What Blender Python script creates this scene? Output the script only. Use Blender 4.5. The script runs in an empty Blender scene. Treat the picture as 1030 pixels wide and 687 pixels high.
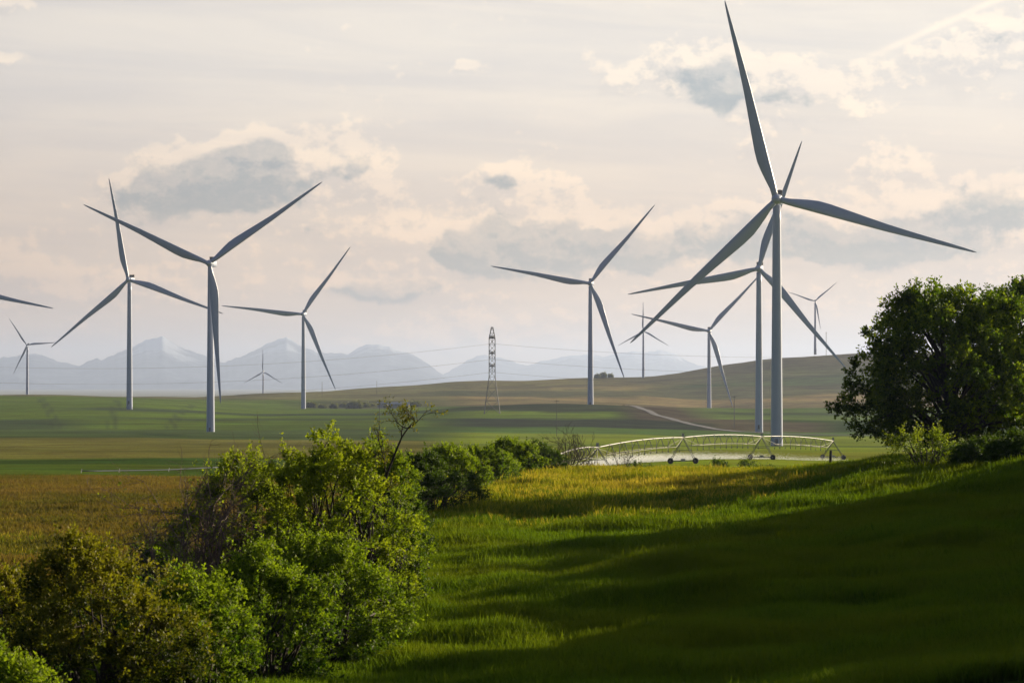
import bpy, math
import numpy as np
from mathutils import Vector, Matrix

R_ = math.radians
sc = bpy.context.scene
COL = sc.collection
F, CX, HY = 2861.0, 515.0, 385.0          # focal length in photo pixels, centre column, horizon row
SUN_AZ, SUN_EL = 48.0, 12.5


def at(px, py, d):
    """World point at depth d (metres along the view) seen at photo pixel px, py."""
    return Vector((d * (px - CX) / F, d, d * (HY - py) / F))


# ------------------------------------------------------------------ helpers
def new_mesh(name, V, faces=None, quads=None, mats=(), smooth=False, attrs=None):
    me = bpy.data.meshes.new(name)
    V = np.asarray(V, dtype=np.float32)
    if quads is not None:
        q = np.asarray(quads, dtype=np.int32)
        n, k = q.shape
        me.vertices.add(len(V))
        me.vertices.foreach_set('co', V.ravel())
        me.loops.add(n * k)
        me.loops.foreach_set('vertex_index', q.ravel())
        me.polygons.add(n)
        me.polygons.foreach_set('loop_start', np.arange(0, n * k, k, dtype=np.int32))
        me.polygons.foreach_set('loop_total', np.full(n, k, dtype=np.int32))
    else:
        me.from_pydata([tuple(v) for v in V], [], faces)
    if smooth:
        me.polygons.foreach_set('use_smooth', np.ones(len(me.polygons), dtype=bool))
    for a, (typ, dat) in (attrs or {}).items():
        at_ = me.attributes.new(a, typ, 'POINT')
        at_.data.foreach_set('color' if typ == 'FLOAT_COLOR' else ('vector' if typ == 'FLOAT_VECTOR' else 'value'),
                             np.asarray(dat, dtype=np.int32 if typ == 'INT' else np.float32).ravel())
    me.update(calc_edges=True)
    me.validate()
    for m in mats:
        me.materials.append(m)
    return me


def link(name, data, parent=None, loc=None, rot=None):
    o = bpy.data.objects.new(name, data)
    COL.objects.link(o)
    if parent is not None:
        o.parent = parent
    if loc is not None:
        o.location = loc
    if rot is not None:
        o.rotation_euler = rot
    return o


def tag(o, label=None, cat=None, group=None, kind=None):
    if label: o['label'] = label
    if cat: o['category'] = cat
    if group: o['group'] = group
    if kind: o['kind'] = kind
    return o


def thing(name, label, cat, loc=(0, 0, 0), rotz=0.0, group=None):
    o = link(name, None, None, loc, (0, 0, rotz))
    o.empty_display_size = 0.5
    return tag(o, label, cat, group)


def copy_tree(o, parent=None):
    c = o.copy()
    COL.objects.link(c)
    if parent is not None:
        c.parent = parent
    for ch in list(o.children):
        copy_tree(ch, c)
    return c


class MB:
    """Collects tubes, boxes and lofts into one mesh."""
    def __init__(s):
        s.v, s.f = [], []

    def add(s, v, f):
        b = len(s.v)
        s.v += [tuple(p) for p in v]
        s.f += [tuple(i + b for i in q) for q in f]

    def tube(s, pts, rad, n=6, cap=True):
        pts = [Vector(p) for p in pts]
        if not hasattr(rad, '__len__'):
            rad = [rad] * len(pts)
        vs, fs = [], []
        up = Vector((0.13, 0.21, 1)).normalized()
        for i, p in enumerate(pts):
            t = (pts[min(i + 1, len(pts) - 1)] - pts[max(i - 1, 0)]).normalized()
            a = t.cross(up)
            if a.length < 1e-3:
                a = t.cross(Vector((1, 0, 0)))
            a.normalize()
            b = t.cross(a)
            for k in range(n):
                w = 2 * math.pi * k / n
                vs.append(p + (a * math.cos(w) + b * math.sin(w)) * rad[i])
        for i in range(len(pts) - 1):
            for k in range(n):
                fs.append((i * n + k, i * n + (k + 1) % n, (i + 1) * n + (k + 1) % n, (i + 1) * n + k))
        if cap:
            fs.append(tuple(range(n))[::-1])
            fs.append(tuple((len(pts) - 1) * n + k for k in range(n)))
        s.add(vs, fs)

    def box(s, c, h):
        c = Vector(c)
        vs = [c + Vector((x * h[0], y * h[1], z * h[2])) for x in (-1, 1) for y in (-1, 1) for z in (-1, 1)]
        s.add(vs, [(0, 1, 3, 2), (4, 6, 7, 5), (0, 4, 5, 1), (2, 3, 7, 6), (0, 2, 6, 4), (1, 5, 7, 3)])

    def loft(s, rings, cap=True):
        n = len(rings[0])
        vs = [p for r in rings for p in r]
        fs = []
        for i in range(len(rings) - 1):
            for k in range(n):
                fs.append((i * n + k, i * n + (k + 1) % n, (i + 1) * n + (k + 1) % n, (i + 1) * n + k))
        if cap:
            fs.append(tuple(range(n))[::-1])
            fs.append(tuple((len(rings) - 1) * n + k for k in range(n)))
        s.add(vs, fs)

    def build(s, name, mat, parent=None, smooth=False, **kw):
        me = new_mesh(name, s.v, faces=s.f, mats=[mat], smooth=smooth)
        return link(name, me, parent, **kw)


# ------------------------------------------------------------------ materials
def nodes_of(m):
    m.use_nodes = True
    nt = m.node_tree
    nt.nodes.clear()
    out = nt.nodes.new('ShaderNodeOutputMaterial')
    return nt, out


def N(nt, typ, **kw):
    n = nt.nodes.new(typ)
    for k, v in kw.items():
        if k.startswith('in_'):
            n.inputs[k[3:].replace('_', ' ')].default_value = v
        else:
            setattr(n, k, v)
    return n


def mixc(nt, fac, a, b, blend='MIX'):
    n = nt.nodes.new('ShaderNodeMix')
    n.data_type = 'RGBA'
    n.blend_type = blend
    for s, v in ((n.inputs[0], fac), (n.inputs[6], a), (n.inputs[7], b)):
        if hasattr(v, 'links') or isinstance(v, bpy.types.NodeSocket):
            nt.links.new(v, s)
        else:
            s.default_value = v if not isinstance(v, tuple) else (*v, 1.0)[:4]
    return n.outputs[2]


def mth(nt, op, a, b=None, c=None, clamp=False):
    n = nt.nodes.new('ShaderNodeMath')
    n.operation = op
    n.use_clamp = clamp
    for i, v in enumerate((a, b, c)):
        if v is None:
            continue
        if isinstance(v, bpy.types.NodeSocket):
            nt.links.new(v, n.inputs[i])
        else:
            n.inputs[i].default_value = v
    return n.outputs[0]


def sstep(nt, x, lo, hi, a=0.0, b=1.0):
    n = nt.nodes.new('ShaderNodeMapRange')
    n.interpolation_type = 'SMOOTHSTEP'
    nt.links.new(x, n.inputs['Value'])
    n.inputs['From Min'].default_value = lo
    n.inputs['From Max'].default_value = hi
    n.inputs['To Min'].default_value = a
    n.inputs['To Max'].default_value = b
    return n.outputs['Result']


def noise(nt, vec, scale, detail=4.0, rough=0.55, dist=0.0):
    n = nt.nodes.new('ShaderNodeTexNoise')
    n.inputs['Scale'].default_value = scale
    n.inputs['Detail'].default_value = detail
    n.inputs['Roughness'].default_value = rough
    n.inputs['Distortion'].default_value = dist
    if vec is not None:
        nt.links.new(vec, n.inputs['Vector'])
    return n.outputs['Fac']


def paint(name, col, rough=0.5, metal=0.0, var=0.12, scale=0.6, bump=0.0):
    m = bpy.data.materials.new(name)
    nt, out = nodes_of(m)
    tc = N(nt, 'ShaderNodeTexCoord')
    nz = noise(nt, tc.outputs['Object'], scale, 5.0)
    dark = tuple(c * (1 - var) for c in col)
    lite = tuple(min(1, c * (1 + var)) for c in col)
    b = N(nt, 'ShaderNodeBsdfPrincipled', in_Roughness=rough, in_Metallic=metal)
    nt.links.new(mixc(nt, nz, dark, lite), b.inputs['Base Color'])
    if bump:
        bp = N(nt, 'ShaderNodeBump', in_Strength=bump)
        nt.links.new(nz, bp.inputs['Height'])
        nt.links.new(bp.outputs[0], b.inputs['Normal'])
    nt.links.new(b.outputs[0], out.inputs[0])
    return m


def leafmat(name, c0, c1, c2, trans=0.4, tcol=(1.12, 1.3, 0.45)):
    """Leaf: three tints chosen by the per-leaf attribute, part of the light passes through the blade."""
    m = bpy.data.materials.new(name)
    nt, out = nodes_of(m)
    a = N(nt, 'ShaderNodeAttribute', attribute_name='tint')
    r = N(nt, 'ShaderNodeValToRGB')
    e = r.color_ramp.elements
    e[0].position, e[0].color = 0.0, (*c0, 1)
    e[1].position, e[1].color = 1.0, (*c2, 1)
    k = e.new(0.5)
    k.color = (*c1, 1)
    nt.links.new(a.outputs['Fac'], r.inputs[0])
    d = N(nt, 'ShaderNodeBsdfPrincipled', in_Roughness=0.6)
    d.inputs['Specular IOR Level'].default_value = 0.16
    nt.links.new(r.outputs[0], d.inputs['Base Color'])
    t = N(nt, 'ShaderNodeBsdfTranslucent')
    nt.links.new(mixc(nt, 1.0, r.outputs[0], tcol, 'MULTIPLY'), t.inputs['Color'])
    mx = N(nt, 'ShaderNodeMixShader')
    mx.inputs[0].default_value = trans
    nt.links.new(d.outputs[0], mx.inputs[1])
    nt.links.new(t.outputs[0], mx.inputs[2])
    nt.links.new(mx.outputs[0], out.inputs[0])
    return m


def grassmat(name, c_low, c_mid, c_tip, alt, trans=0.4, patch=0.12):
    """Grass blades: colour runs along the blade and drifts over the meadow and from tuft to tuft."""
    m = bpy.data.materials.new(name)
    nt, out = nodes_of(m)
    a = N(nt, 'ShaderNodeAttribute', attribute_name='along')
    r = N(nt, 'ShaderNodeValToRGB')
    e = r.color_ramp.elements
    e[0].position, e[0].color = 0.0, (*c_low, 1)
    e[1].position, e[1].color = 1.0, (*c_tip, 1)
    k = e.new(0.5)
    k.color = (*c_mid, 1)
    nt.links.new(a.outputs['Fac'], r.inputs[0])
    g = N(nt, 'ShaderNodeNewGeometry')
    nz = noise(nt, g.outputs['Position'], patch, 3.0, 0.6)
    oi = N(nt, 'ShaderNodeObjectInfo')
    f = mth(nt, 'ADD', sstep(nt, nz, 0.4, 0.66, 0, 0.75), mth(nt, 'MULTIPLY', oi.outputs['Random'], 0.5), clamp=True)
    c = mixc(nt, f, r.outputs[0], alt)
    d = N(nt, 'ShaderNodeBsdfDiffuse')
    nt.links.new(c, d.inputs['Color'])
    t = N(nt, 'ShaderNodeBsdfTranslucent')
    nt.links.new(mixc(nt, 1.0, c, (1.2, 1.15, 0.6), 'MULTIPLY'), t.inputs['Color'])
    mx = N(nt, 'ShaderNodeMixShader')
    mx.inputs[0].default_value = trans
    nt.links.new(d.outputs[0], mx.inputs[1])
    nt.links.new(t.outputs[0], mx.inputs[2])
    nt.links.new(mx.outputs[0], out.inputs[0])
    return m


def groundmat():
    m = bpy.data.materials.new('field_ground')
    nt, out = nodes_of(m)
    a = N(nt, 'ShaderNodeAttribute', attribute_name='Col')
    g = N(nt, 'ShaderNodeNewGeometry')
    n1 = noise(nt, g.outputs['Position'], 0.006, 6.0, 0.62)
    n2 = noise(nt, g.outputs['Position'], 0.06, 5.0, 0.6)
    n3 = noise(nt, g.outputs['Position'], 1.3, 4.0, 0.6)
    # drill rows of the crops, far too fine to be modelled one by one
    mp = N(nt, 'ShaderNodeMapping')
    mp.inputs['Scale'].default_value = (0.004, 0.09, 0.0)
    mp.inputs['Rotation'].default_value = (0, 0, R_(6))
    nt.links.new(g.outputs['Position'], mp.inputs['Vector'])
    n4 = noise(nt, mp.outputs[0], 1.0, 4.0, 0.6)
    v = mth(nt, 'MULTIPLY', mth(nt, 'MULTIPLY', sstep(nt, n1, 0.3, 0.7, 0.72, 1.25), sstep(nt, n2, 0.3, 0.7, 0.82, 1.18)),
            mth(nt, 'MULTIPLY', sstep(nt, n3, 0.25, 0.75, 0.75, 1.25), sstep(nt, n4, 0.3, 0.7, 0.78, 1.22)))
    hs = N(nt, 'ShaderNodeHueSaturation')
    nt.links.new(a.outputs['Color'], hs.inputs['Color'])
    nt.links.new(v, hs.inputs['Value'])
    nt.links.new(sstep(nt, n2, 0.3, 0.7, 0.485, 0.515), hs.inputs['Hue'])
    d = N(nt, 'ShaderNodeBsdfPrincipled', in_Roughness=0.9)
    d.inputs['Specular IOR Level'].default_value = 0.0
    d.inputs['Sheen Weight'].default_value = 0.35
    d.inputs['Sheen Roughness'].default_value = 0.45
    nt.links.new(hs.outputs[0], d.inputs['Base Color'])
    nt.links.new(hs.outputs[0], d.inputs['Sheen Tint'])
    bp = N(nt, 'ShaderNodeBump', in_Strength=0.8, in_Distance=0.6)
    nt.links.new(n3, bp.inputs['Height'])
    nt.links.new(bp.outputs[0], d.inputs['Normal'])
    nt.links.new(d.outputs[0], out.inputs[0])
    return m


def mountainmat():
    m = bpy.data.materials.new('mountain_rock')
    nt, out = nodes_of(m)
    g = N(nt, 'ShaderNodeNewGeometry')
    sp = N(nt, 'ShaderNodeSeparateXYZ')
    nt.links.new(g.outputs['Position'], sp.inputs[0])
    n1 = noise(nt, g.outputs['Position'], 0.0014, 6.0, 0.65)
    n2 = noise(nt, g.outputs['Position'], 0.004, 5.0, 0.6)
    rock = mixc(nt, sstep(nt, n2, 0.35, 0.65), (0.008, 0.014, 0.028), (0.10, 0.11, 0.13))
    h = mth(nt, 'ADD', sp.outputs['Z'], mth(nt, 'MULTIPLY', mth(nt, 'SUBTRACT', n1, 0.5), 900.0))
    snow = sstep(nt, h, 320.0, 470.0)
    c = mixc(nt, mth(nt, 'MULTIPLY', snow, 0.7), rock, (0.62, 0.64, 0.68))
    d = N(nt, 'ShaderNodeBsdfDiffuse')
    nt.links.new(c, d.inputs['Color'])
    nt.links.new(d.outputs[0], out.inputs[0])
    return m


M = {
    'ground': groundmat(),
    'rock': mountainmat(),
    'turbine': paint('turbine_white_coating', (0.40, 0.44, 0.56), 0.38, var=0.05, scale=0.12),
    'cooler': paint('dark_cooler_housing', (0.055, 0.045, 0.04), 0.6),
    'steel': paint('galvanised_steel', (0.085, 0.082, 0.085), 0.7, 0.1),
    'cable': paint('aged_cable', (0.10, 0.10, 0.11), 0.6),
    'pipe': paint('galvanised_water_pipe', (0.42, 0.40, 0.37), 0.5, 0.15, var=0.2, scale=1.5),
    'strut': paint('pivot_strut_steel', (0.12, 0.125, 0.13), 0.6, 0.2),
    'rod': paint('pivot_truss_rod', (0.17, 0.16, 0.10), 0.5, 0.3),
    'tyre': paint('tyre_rubber', (0.022, 0.022, 0.024), 0.85),
    'rim': paint('wheel_rim_steel', (0.30, 0.29, 0.27), 0.5, 0.4),
    'box': paint('gearbox_enamel', (0.35, 0.34, 0.33), 0.5),
    'wood': paint('weathered_post_wood', (0.05, 0.04, 0.03), 0.9, var=0.35, scale=5.0, bump=0.3),
    'polewood': paint('utility_pole_wood', (0.10, 0.085, 0.075), 0.9, var=0.3, scale=3.0),
    'bark': paint('shrub_bark', (0.045, 0.033, 0.024), 0.9, var=0.4, scale=9.0, bump=0.3),
    'palebark': paint('reddish_bare_bark', (0.15, 0.095, 0.07), 0.85, var=0.4, scale=9.0),
    'treebark': paint('tree_bark', (0.05, 0.042, 0.035), 0.9, var=0.4, scale=6.0, bump=0.5),
    'alu': paint('aluminium_field_pipe', (0.07, 0.082, 0.10), 0.95, 0.0),
    'road': paint('gravel_track', (0.09, 0.08, 0.074), 0.95, var=0.25, scale=0.15),
    'roof': paint('farm_shed_roof', (0.30, 0.31, 0.33), 0.5),
    'wall': paint('farm_shed_wall', (0.34, 0.32, 0.30), 0.7),
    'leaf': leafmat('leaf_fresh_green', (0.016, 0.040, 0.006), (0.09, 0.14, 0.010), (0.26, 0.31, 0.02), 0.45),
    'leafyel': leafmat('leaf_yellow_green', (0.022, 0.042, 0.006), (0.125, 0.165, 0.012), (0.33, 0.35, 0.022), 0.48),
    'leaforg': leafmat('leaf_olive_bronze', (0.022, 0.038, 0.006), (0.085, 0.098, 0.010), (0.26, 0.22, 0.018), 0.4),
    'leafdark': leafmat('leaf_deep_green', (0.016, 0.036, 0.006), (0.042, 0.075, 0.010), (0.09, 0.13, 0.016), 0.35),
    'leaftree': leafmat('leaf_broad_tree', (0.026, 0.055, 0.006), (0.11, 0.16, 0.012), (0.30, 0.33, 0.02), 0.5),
    'leaffar': leafmat('leaf_far_shrub', (0.05, 0.06, 0.02), (0.09, 0.10, 0.025), (0.18, 0.17, 0.04), 0.3),
    'grass': grassmat('meadow_grass_blade', (0.014, 0.030, 0.004), (0.045, 0.112, 0.008), (0.14, 0.235, 0.014), (0.15, 0.195, 0.013), 0.46),
    'gold': grassmat('meadow_seed_grass', (0.08, 0.085, 0.007), (0.32, 0.28, 0.02), (0.58, 0.42, 0.08), (0.26, 0.28, 0.018), 0.5),
    'brown': grassmat('dry_brown_grass', (0.055, 0.042, 0.010), (0.165, 0.12, 0.026), (0.29, 0.19, 0.055), (0.12, 0.12, 0.018), 0.35, 0.05),
}

# ------------------------------------------------------------------ terrain
# profile of the land along sight lines: column -> (depth, height relative to the camera)
PROF = {
    -300: [(8, -1.75), (20, -3.4), (35, -5.0), (50, -6.2), (75, -8.2), (120, -9.4), (180, -10), (240, -10.3), (310, -10.7), (430, -13.4), (560, -15.5), (800, -18.5), (1000, -20.5), (1350, -24.5), (1600, -27.5), (1850, -24), (2146, -20), (2600, -13), (2800, -11.3), (3300, -17), (4200, -30), (6000, -55)],
    0:    [(8, -1.75), (20, -3.4), (35, -5.0), (50, -6.0), (75, -7.9), (120, -9.2), (180, -10), (240, -10.3), (310, -10.7), (430, -13.4), (560, -15.5), (800, -18.5), (1000, -20.5), (1350, -24.5), (1600, -27.5), (1850, -24), (2146, -20), (2600, -13.5), (2800, -11.8), (3300, -16), (4200, -30), (6000, -55)],
    130:  [(8, -1.75), (20, -3.3), (35, -4.9), (50, -5.8), (75, -7.2), (120, -9.0), (180, -10), (240, -10.3), (310, -10.7), (430, -13.4), (560, -15.5), (800, -18.5), (1000, -20.5), (1350, -24.5), (1600, -27.8), (1850, -24), (2146, -19.8), (2600, -15.5), (2900, -15.5), (3300, -18), (4200, -32), (6000, -55)],
    260:  [(8, -1.75), (20, -3.2), (35, -4.8), (50, -5.5), (75, -5.9), (120, -7.2), (180, -9.2), (240, -10.3), (310, -11.0), (430, -13.6), (560, -15.5), (800, -18.5), (1000, -21.5), (1350, -25.5), (1600, -28), (1850, -25.5), (2146, -24), (2689, -25.5), (3000, -19), (3300, -13.2), (3800, -18), (4500, -35), (6000, -55)],
    400:  [(8, -1.75), (20, -3.2), (35, -4.8), (50, -5.5), (75, -5.5), (120, -5.7), (180, -7.0), (240, -9.5), (310, -11.3), (430, -13.6), (560, -15.5), (800, -18.5), (1100, -23.0), (1400, -26), (1650, -28), (1850, -24), (2146, -23), (2689, -25.5), (3100, -17), (3500, -11), (4000, -3.3), (4600, -12), (6000, -55)],
    480:  [(8, -1.75), (20, -3.2), (35, -4.8), (50, -5.5), (75, -5.35), (120, -5.4), (160, -5.45), (190, -5.95), (240, -8.0), (310, -11.5), (415, -13.4), (560, -15.5), (800, -18.5), (1100, -23.5), (1400, -26.5), (1650, -28.5), (1850, -23.5), (2000, -22), (2150, -17), (2300, -20.5), (2800, -22), (3100, -17), (3500, -8), (3900, 4.2), (4500, -10), (6000, -55)],
    560:  [(8, -1.75), (20, -3.2), (35, -4.8), (50, -5.5), (75, -5.35), (120, -5.4), (160, -5.5), (190, -6.0), (240, -8.0), (310, -11.5), (415, -13.3), (508, -14), (600, -15.8), (800, -18.8), (1100, -23.5), (1400, -27), (1650, -28.5), (1850, -23.5), (2000, -22), (2170, -15.2), (2300, -19), (2800, -22), (3100, -17), (3500, -7), (3900, 6.0), (4500, 0), (6000, -55)],
    640:  [(8, -1.75), (20, -3.2), (35, -4.8), (50, -5.4), (75, -5.2), (120, -5.35), (160, -5.45), (190, -6.0), (240, -8.0), (310, -11.5), (415, -13.0), (460, -12.9), (560, -14.8), (800, -18.8), (1100, -23.5), (1400, -27), (1650, -29), (1850, -24.5), (2000, -22), (2188, -16.5), (2350, -20), (2800, -24), (3100, -18), (3500, -6), (3870, 7.0), (4500, 4), (6000, -55)],
    713:  [(8, -1.75), (20, -3.1), (35, -4.7), (50, -5.3), (75, -5.05), (120, -5.2), (160, -5.4), (190, -6.1), (240, -8.0), (310, -11.3), (415, -12.9), (460, -12.9), (508, -13.3), (560, -14.8), (800, -18.8), (1083, -24), (1400, -27.5), (1650, -30), (1850, -27), (2050, -25), (2300, -20.3), (2450, -24), (2790, -40), (3100, -24), (3350, -10), (3600, 2), (4000, 21.5), (4500, 18), (6000, -55)],
    780:  [(8, -1.75), (20, -3.1), (35, -4.6), (50, -5.2), (75, -4.9), (120, -5.0), (160, -5.3), (190, -6.1), (240, -8.2), (310, -11.3), (415, -12.9), (508, -13.5), (560, -14.9), (800, -19.0), (1083, -24), (1400, -27.5), (1650, -30.3), (1850, -27.5), (2050, -25), (2400, -21.5), (2700, -25), (3000, -22), (3300, -10), (3600, 9), (3946, 37), (4500, 36), (6000, -55)],
    880:  [(8, -1.75), (20, -3.0), (35, -4.4), (50, -5.05), (75, -4.6), (120, -4.1), (150, -4.3), (190, -5.7), (240, -8.2), (310, -11.3), (415, -13.5), (556, -15.1), (800, -19.0), (1083, -24), (1400, -27.5), (1650, -30.0), (1850, -27.5), (2050, -25), (2400, -21.5), (2700, -24), (3000, -20), (3300, -8), (3600, 12), (3946, 42), (4500, 44), (6000, -55)],
    1030: [(8, -1.75), (20, -2.9), (35, -4.1), (50, -4.7), (75, -4.2), (110, -3.3), (135, -3.15), (190, -4.8), (240, -8.2), (310, -11.3), (415, -13.5), (556, -15.1), (800, -19.0), (1083, -24), (1400, -27.5), (1650, -30.0), (1850, -27.5), (2050, -25), (2400, -21.5), (2700, -24), (3000, -20), (3300, -7), (3600, 14), (3946, 46), (4500, 48), (6000, -55)],
    1500: [(8, -1.75), (20, -2.7), (35, -3.4), (50, -3.6), (75, -3.2), (110, -2.6), (135, -2.6), (190, -4.0), (240, -7.5), (310, -11.0), (415, -13.5), (556, -15.1), (800, -19.0), (1083, -24), (1400, -27.5), (1650, -30.0), (1850, -27.5), (2050, -25), (2400, -21.5), (2700, -24), (3000, -20), (3300, -7), (3600, 14), (3946, 46), (4500, 48), (6000, -55)],
}
GPX = np.arange(-420, 1461, 4.0)                 # fine columns
GD = np.exp(np.linspace(math.log(4.0), math.log(48000.0), 650))
_cols = sorted(PROF)
_LD = np.log(GD)
_tab = np.array([np.interp(_LD, np.log([k[0] for k in PROF[c]] + [8000, 48000]), [k[1] for k in PROF[c]] + [-62, -70]) for c in _cols])


def _gauss(a, axis, sig):
    r = int(3 * sig) + 1
    k = np.exp(-0.5 * (np.arange(-r, r + 1) / sig) ** 2)
    k /= k.sum()
    p = [(0, 0), (0, 0)]
    p[axis] = (r, r)
    ap = np.pad(a, p, mode='edge')
    out = np.zeros_like(a)
    for i, w in enumerate(k):
        out += w * (ap[i:i + a.shape[0], :] if axis == 0 else ap[:, i:i + a.shape[1]])
    return out


ZG = np.array([[0.0]])
ZG = np.stack([np.interp(GPX, _cols, _tab[:, j]) for j in range(len(GD))], axis=1)
ZG = _gauss(ZG, 1, 2.6)
ZG = _gauss(ZG, 0, 5.0)
_rw = np.random.default_rng(4)


def waves(x, y, lam0, lam1, n, seed):
    rg = np.random.default_rng(seed)
    s = np.zeros_like(x)
    for i in range(n):
        lam = math.exp(rg.uniform(math.log(lam0), math.log(lam1)))
        a = rg.uniform(0, 2 * math.pi)
        s += math.sqrt(lam / lam1) * np.sin((x * math.cos(a) + y * math.sin(a)) * 2 * math.pi / lam + rg.uniform(0, 6.28))
    return s / math.sqrt(n)


def relief(x, y, d):
    """Small swells of the ground, on top of the profile."""
    near = np.clip((d - 30) / 25, 0, 1) * np.clip((290 - d) / 60, 0, 1)
    mid = np.clip((d - 180) / 200, 0, 1) * np.clip((1300 - d) / 400, 0, 1)
    far = np.clip((d - 1150) / 500, 0, 1) * np.clip((9000 - d) / 3000, 0, 1)
    return (near * (0.19 * waves(x, y, 4, 13, 26, 1) + 0.05 * waves(x, y, 1.5, 4, 26, 2))
            + mid * 0.22 * waves(x, y, 25, 90, 26, 5) + far * ((0.9 + np.clip((d - 2700) / 500, 0, 1) * 1.3) * waves(x, y, 120, 420, 30, 3) + 0.25 * waves(x, y, 50, 120, 24, 6)))


def zprofile(px, d):
    px = np.clip(np.asarray(px, float), GPX[0], GPX[-1])
    i = (px - GPX[0]) / 4.0
    j = np.interp(np.log(np.clip(d, GD[0], GD[-1])), _LD, np.arange(len(GD)))
    i0 = np.clip(i.astype(int), 0, len(GPX) - 2)
    j0 = np.clip(j.astype(int), 0, len(GD) - 2)
    fi, fj = i - i0, j - j0
    return (ZG[i0, j0] * (1 - fi) * (1 - fj) + ZG[i0 + 1, j0] * fi * (1 - fj)
            + ZG[i0, j0 + 1] * (1 - fi) * fj + ZG[i0 + 1, j0 + 1] * fi * fj)


def ground(x, y):
    x = np.atleast_1d(np.asarray(x, float))
    y = np.atleast_1d(np.asarray(y, float))
    d = np.maximum(y, 4.0)
    z = zprofile(CX + F * x / d, d) + relief(x, y, d)
    return z


def gz(x, y):
    return float(ground(x, y)[0])


def gpt(px, d, dz=0.0):
    x = d * (px - CX) / F
    return Vector((x, d, gz(x, d) + dz))


def lerp_cols(px, pts):
    return np.interp(px, [p[0] for p in pts], [p[1] for p in pts])


def field_colour(px, d, x, y):
    """Crop and soil colours of the fields with darker bands across them, laid out by distance."""
    w1 = waves(x, y, 60, 300, 20, 11) * 0.012
    dd = d * (1 + w1)
    C = np.zeros(px.shape + (3,))

    def put(mask, col):
        m = np.clip(mask, 0, 1)[..., None]
        C[:] = C * (1 - m) + np.array(col) * m

    def band(lo, hi, soft=0.012):
        return np.clip((dd / lo - 1) / soft + 0.5, 0, 1) * np.clip((hi / dd - 1) / soft + 0.5, 0, 1)

    left = np.clip((480 - px) / 60, 0, 1)
    right = 1 - left
    put(np.ones(px.shape), (0.022, 0.040, 0.008))
    # left of the hedge
    put(left * band(140, 335, 0.05), (0.105, 0.078, 0.026))
    put(left * band(335, 610), (0.052, 0.080, 0.014))
    put(left * band(430, 470) * 0.6, (0.026, 0.055, 0.014))
    put(left * band(520, 590) * 0.7, (0.026, 0.055, 0.014))
    put(left * band(610, 1180), (0.088, 0.090, 0.028))
    put(left * band(1180, 1660), (0.040, 0.062, 0.022))
    put(left * band(1660, 3100), (0.058, 0.092, 0.012))
    put(left * band(1660, 1850) * np.clip((110 - px) / 60, 0, 1), (0.034, 0.052, 0.024))
    put(left * band(2090, 2200) * np.clip((px - 40) / 60, 0, 1), (0.030, 0.045, 0.024))
    put(left * band(1850, 1920) * np.clip((px - 90) / 80, 0, 1), (0.035, 0.05, 0.022))
    put(left * band(2700, 3010) * np.clip((px - 280) / 60, 0, 1), (0.05, 0.055, 0.035))
    put(left * band(3010, 49000), (0.085, 0.085, 0.045))
    # behind the meadow and to the right
    put(right * band(230, 1560), (0.115, 0.155, 0.018))
    put(right * band(560, 760) * 0.6, (0.135, 0.15, 0.025))
    put(right * band(1000, 1080) * 0.5, (0.04, 0.07, 0.02))
    put(right * band(1560, 1700), (0.05, 0.09, 0.024))
    put(right * band(1700, 1880) * np.clip((740 - px) / 40, 0, 1), (0.022, 0.028, 0.021))
    put(right * band(1880, 2030) * np.clip((640 - px) / 30, 0, 1), (0.085, 0.13, 0.02))
    put(right * band(2030, 2320) * np.clip((650 - px) / 40, 0, 1), (0.024, 0.031, 0.019))
    put(right * band(1880, 2330) * np.clip((px - 615) / 30, 0, 1) * np.clip((800 - px) / 60, 0, 1), (0.050, 0.042, 0.036))
    put(right * band(1700, 1900) * np.clip((px - 700) / 30, 0, 1) * np.clip((850 - px) / 40, 0, 1), (0.055, 0.048, 0.038))
    put(right * band(1960, 2700) * np.clip((px - 690 - (dd - 2000) * -0.06) / 40, 0, 1), (0.068, 0.105, 0.03))
    put(right * band(2150, 2230) * np.clip((px - 690) / 40, 0, 1), (0.035, 0.05, 0.024))
    put(right * band(2700, 3010), (0.10, 0.085, 0.05))
    put(right * band(3010, 3180), (0.15, 0.12, 0.07))
    put(right * band(3180, 3420), (0.06, 0.062, 0.036))
    put(right * band(3420, 3520) * np.clip((700 - px) / 60, 0, 1), (0.14, 0.12, 0.066))
    put(right * band(3520, 49000), (0.060, 0.055, 0.034))
    put(right * band(3600, 4100) * np.clip((640 - px) / 60, 0, 1) * 0.8, (0.10, 0.092, 0.04))
    put(right * band(3420, 3700) * np.clip((px - 640) / 100, 0, 1) * 0.5, (0.07, 0.085, 0.045))
    # wheel tracks through the crop on the left slope
    for p0, s in ((45, 14), (113, -8), (182, -24)):
        for o in (0, 6):
            ln = p0 + o * (2000 / dd) + s * (2200 - dd) / 900
            put(left * band(1680, 2650) * np.clip(1.4 - np.abs(px - ln) / 1.6, 0, 1) * 0.6, (0.03, 0.042, 0.02))
    return C * np.array([1.5, 1.38, 0.9])


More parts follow.
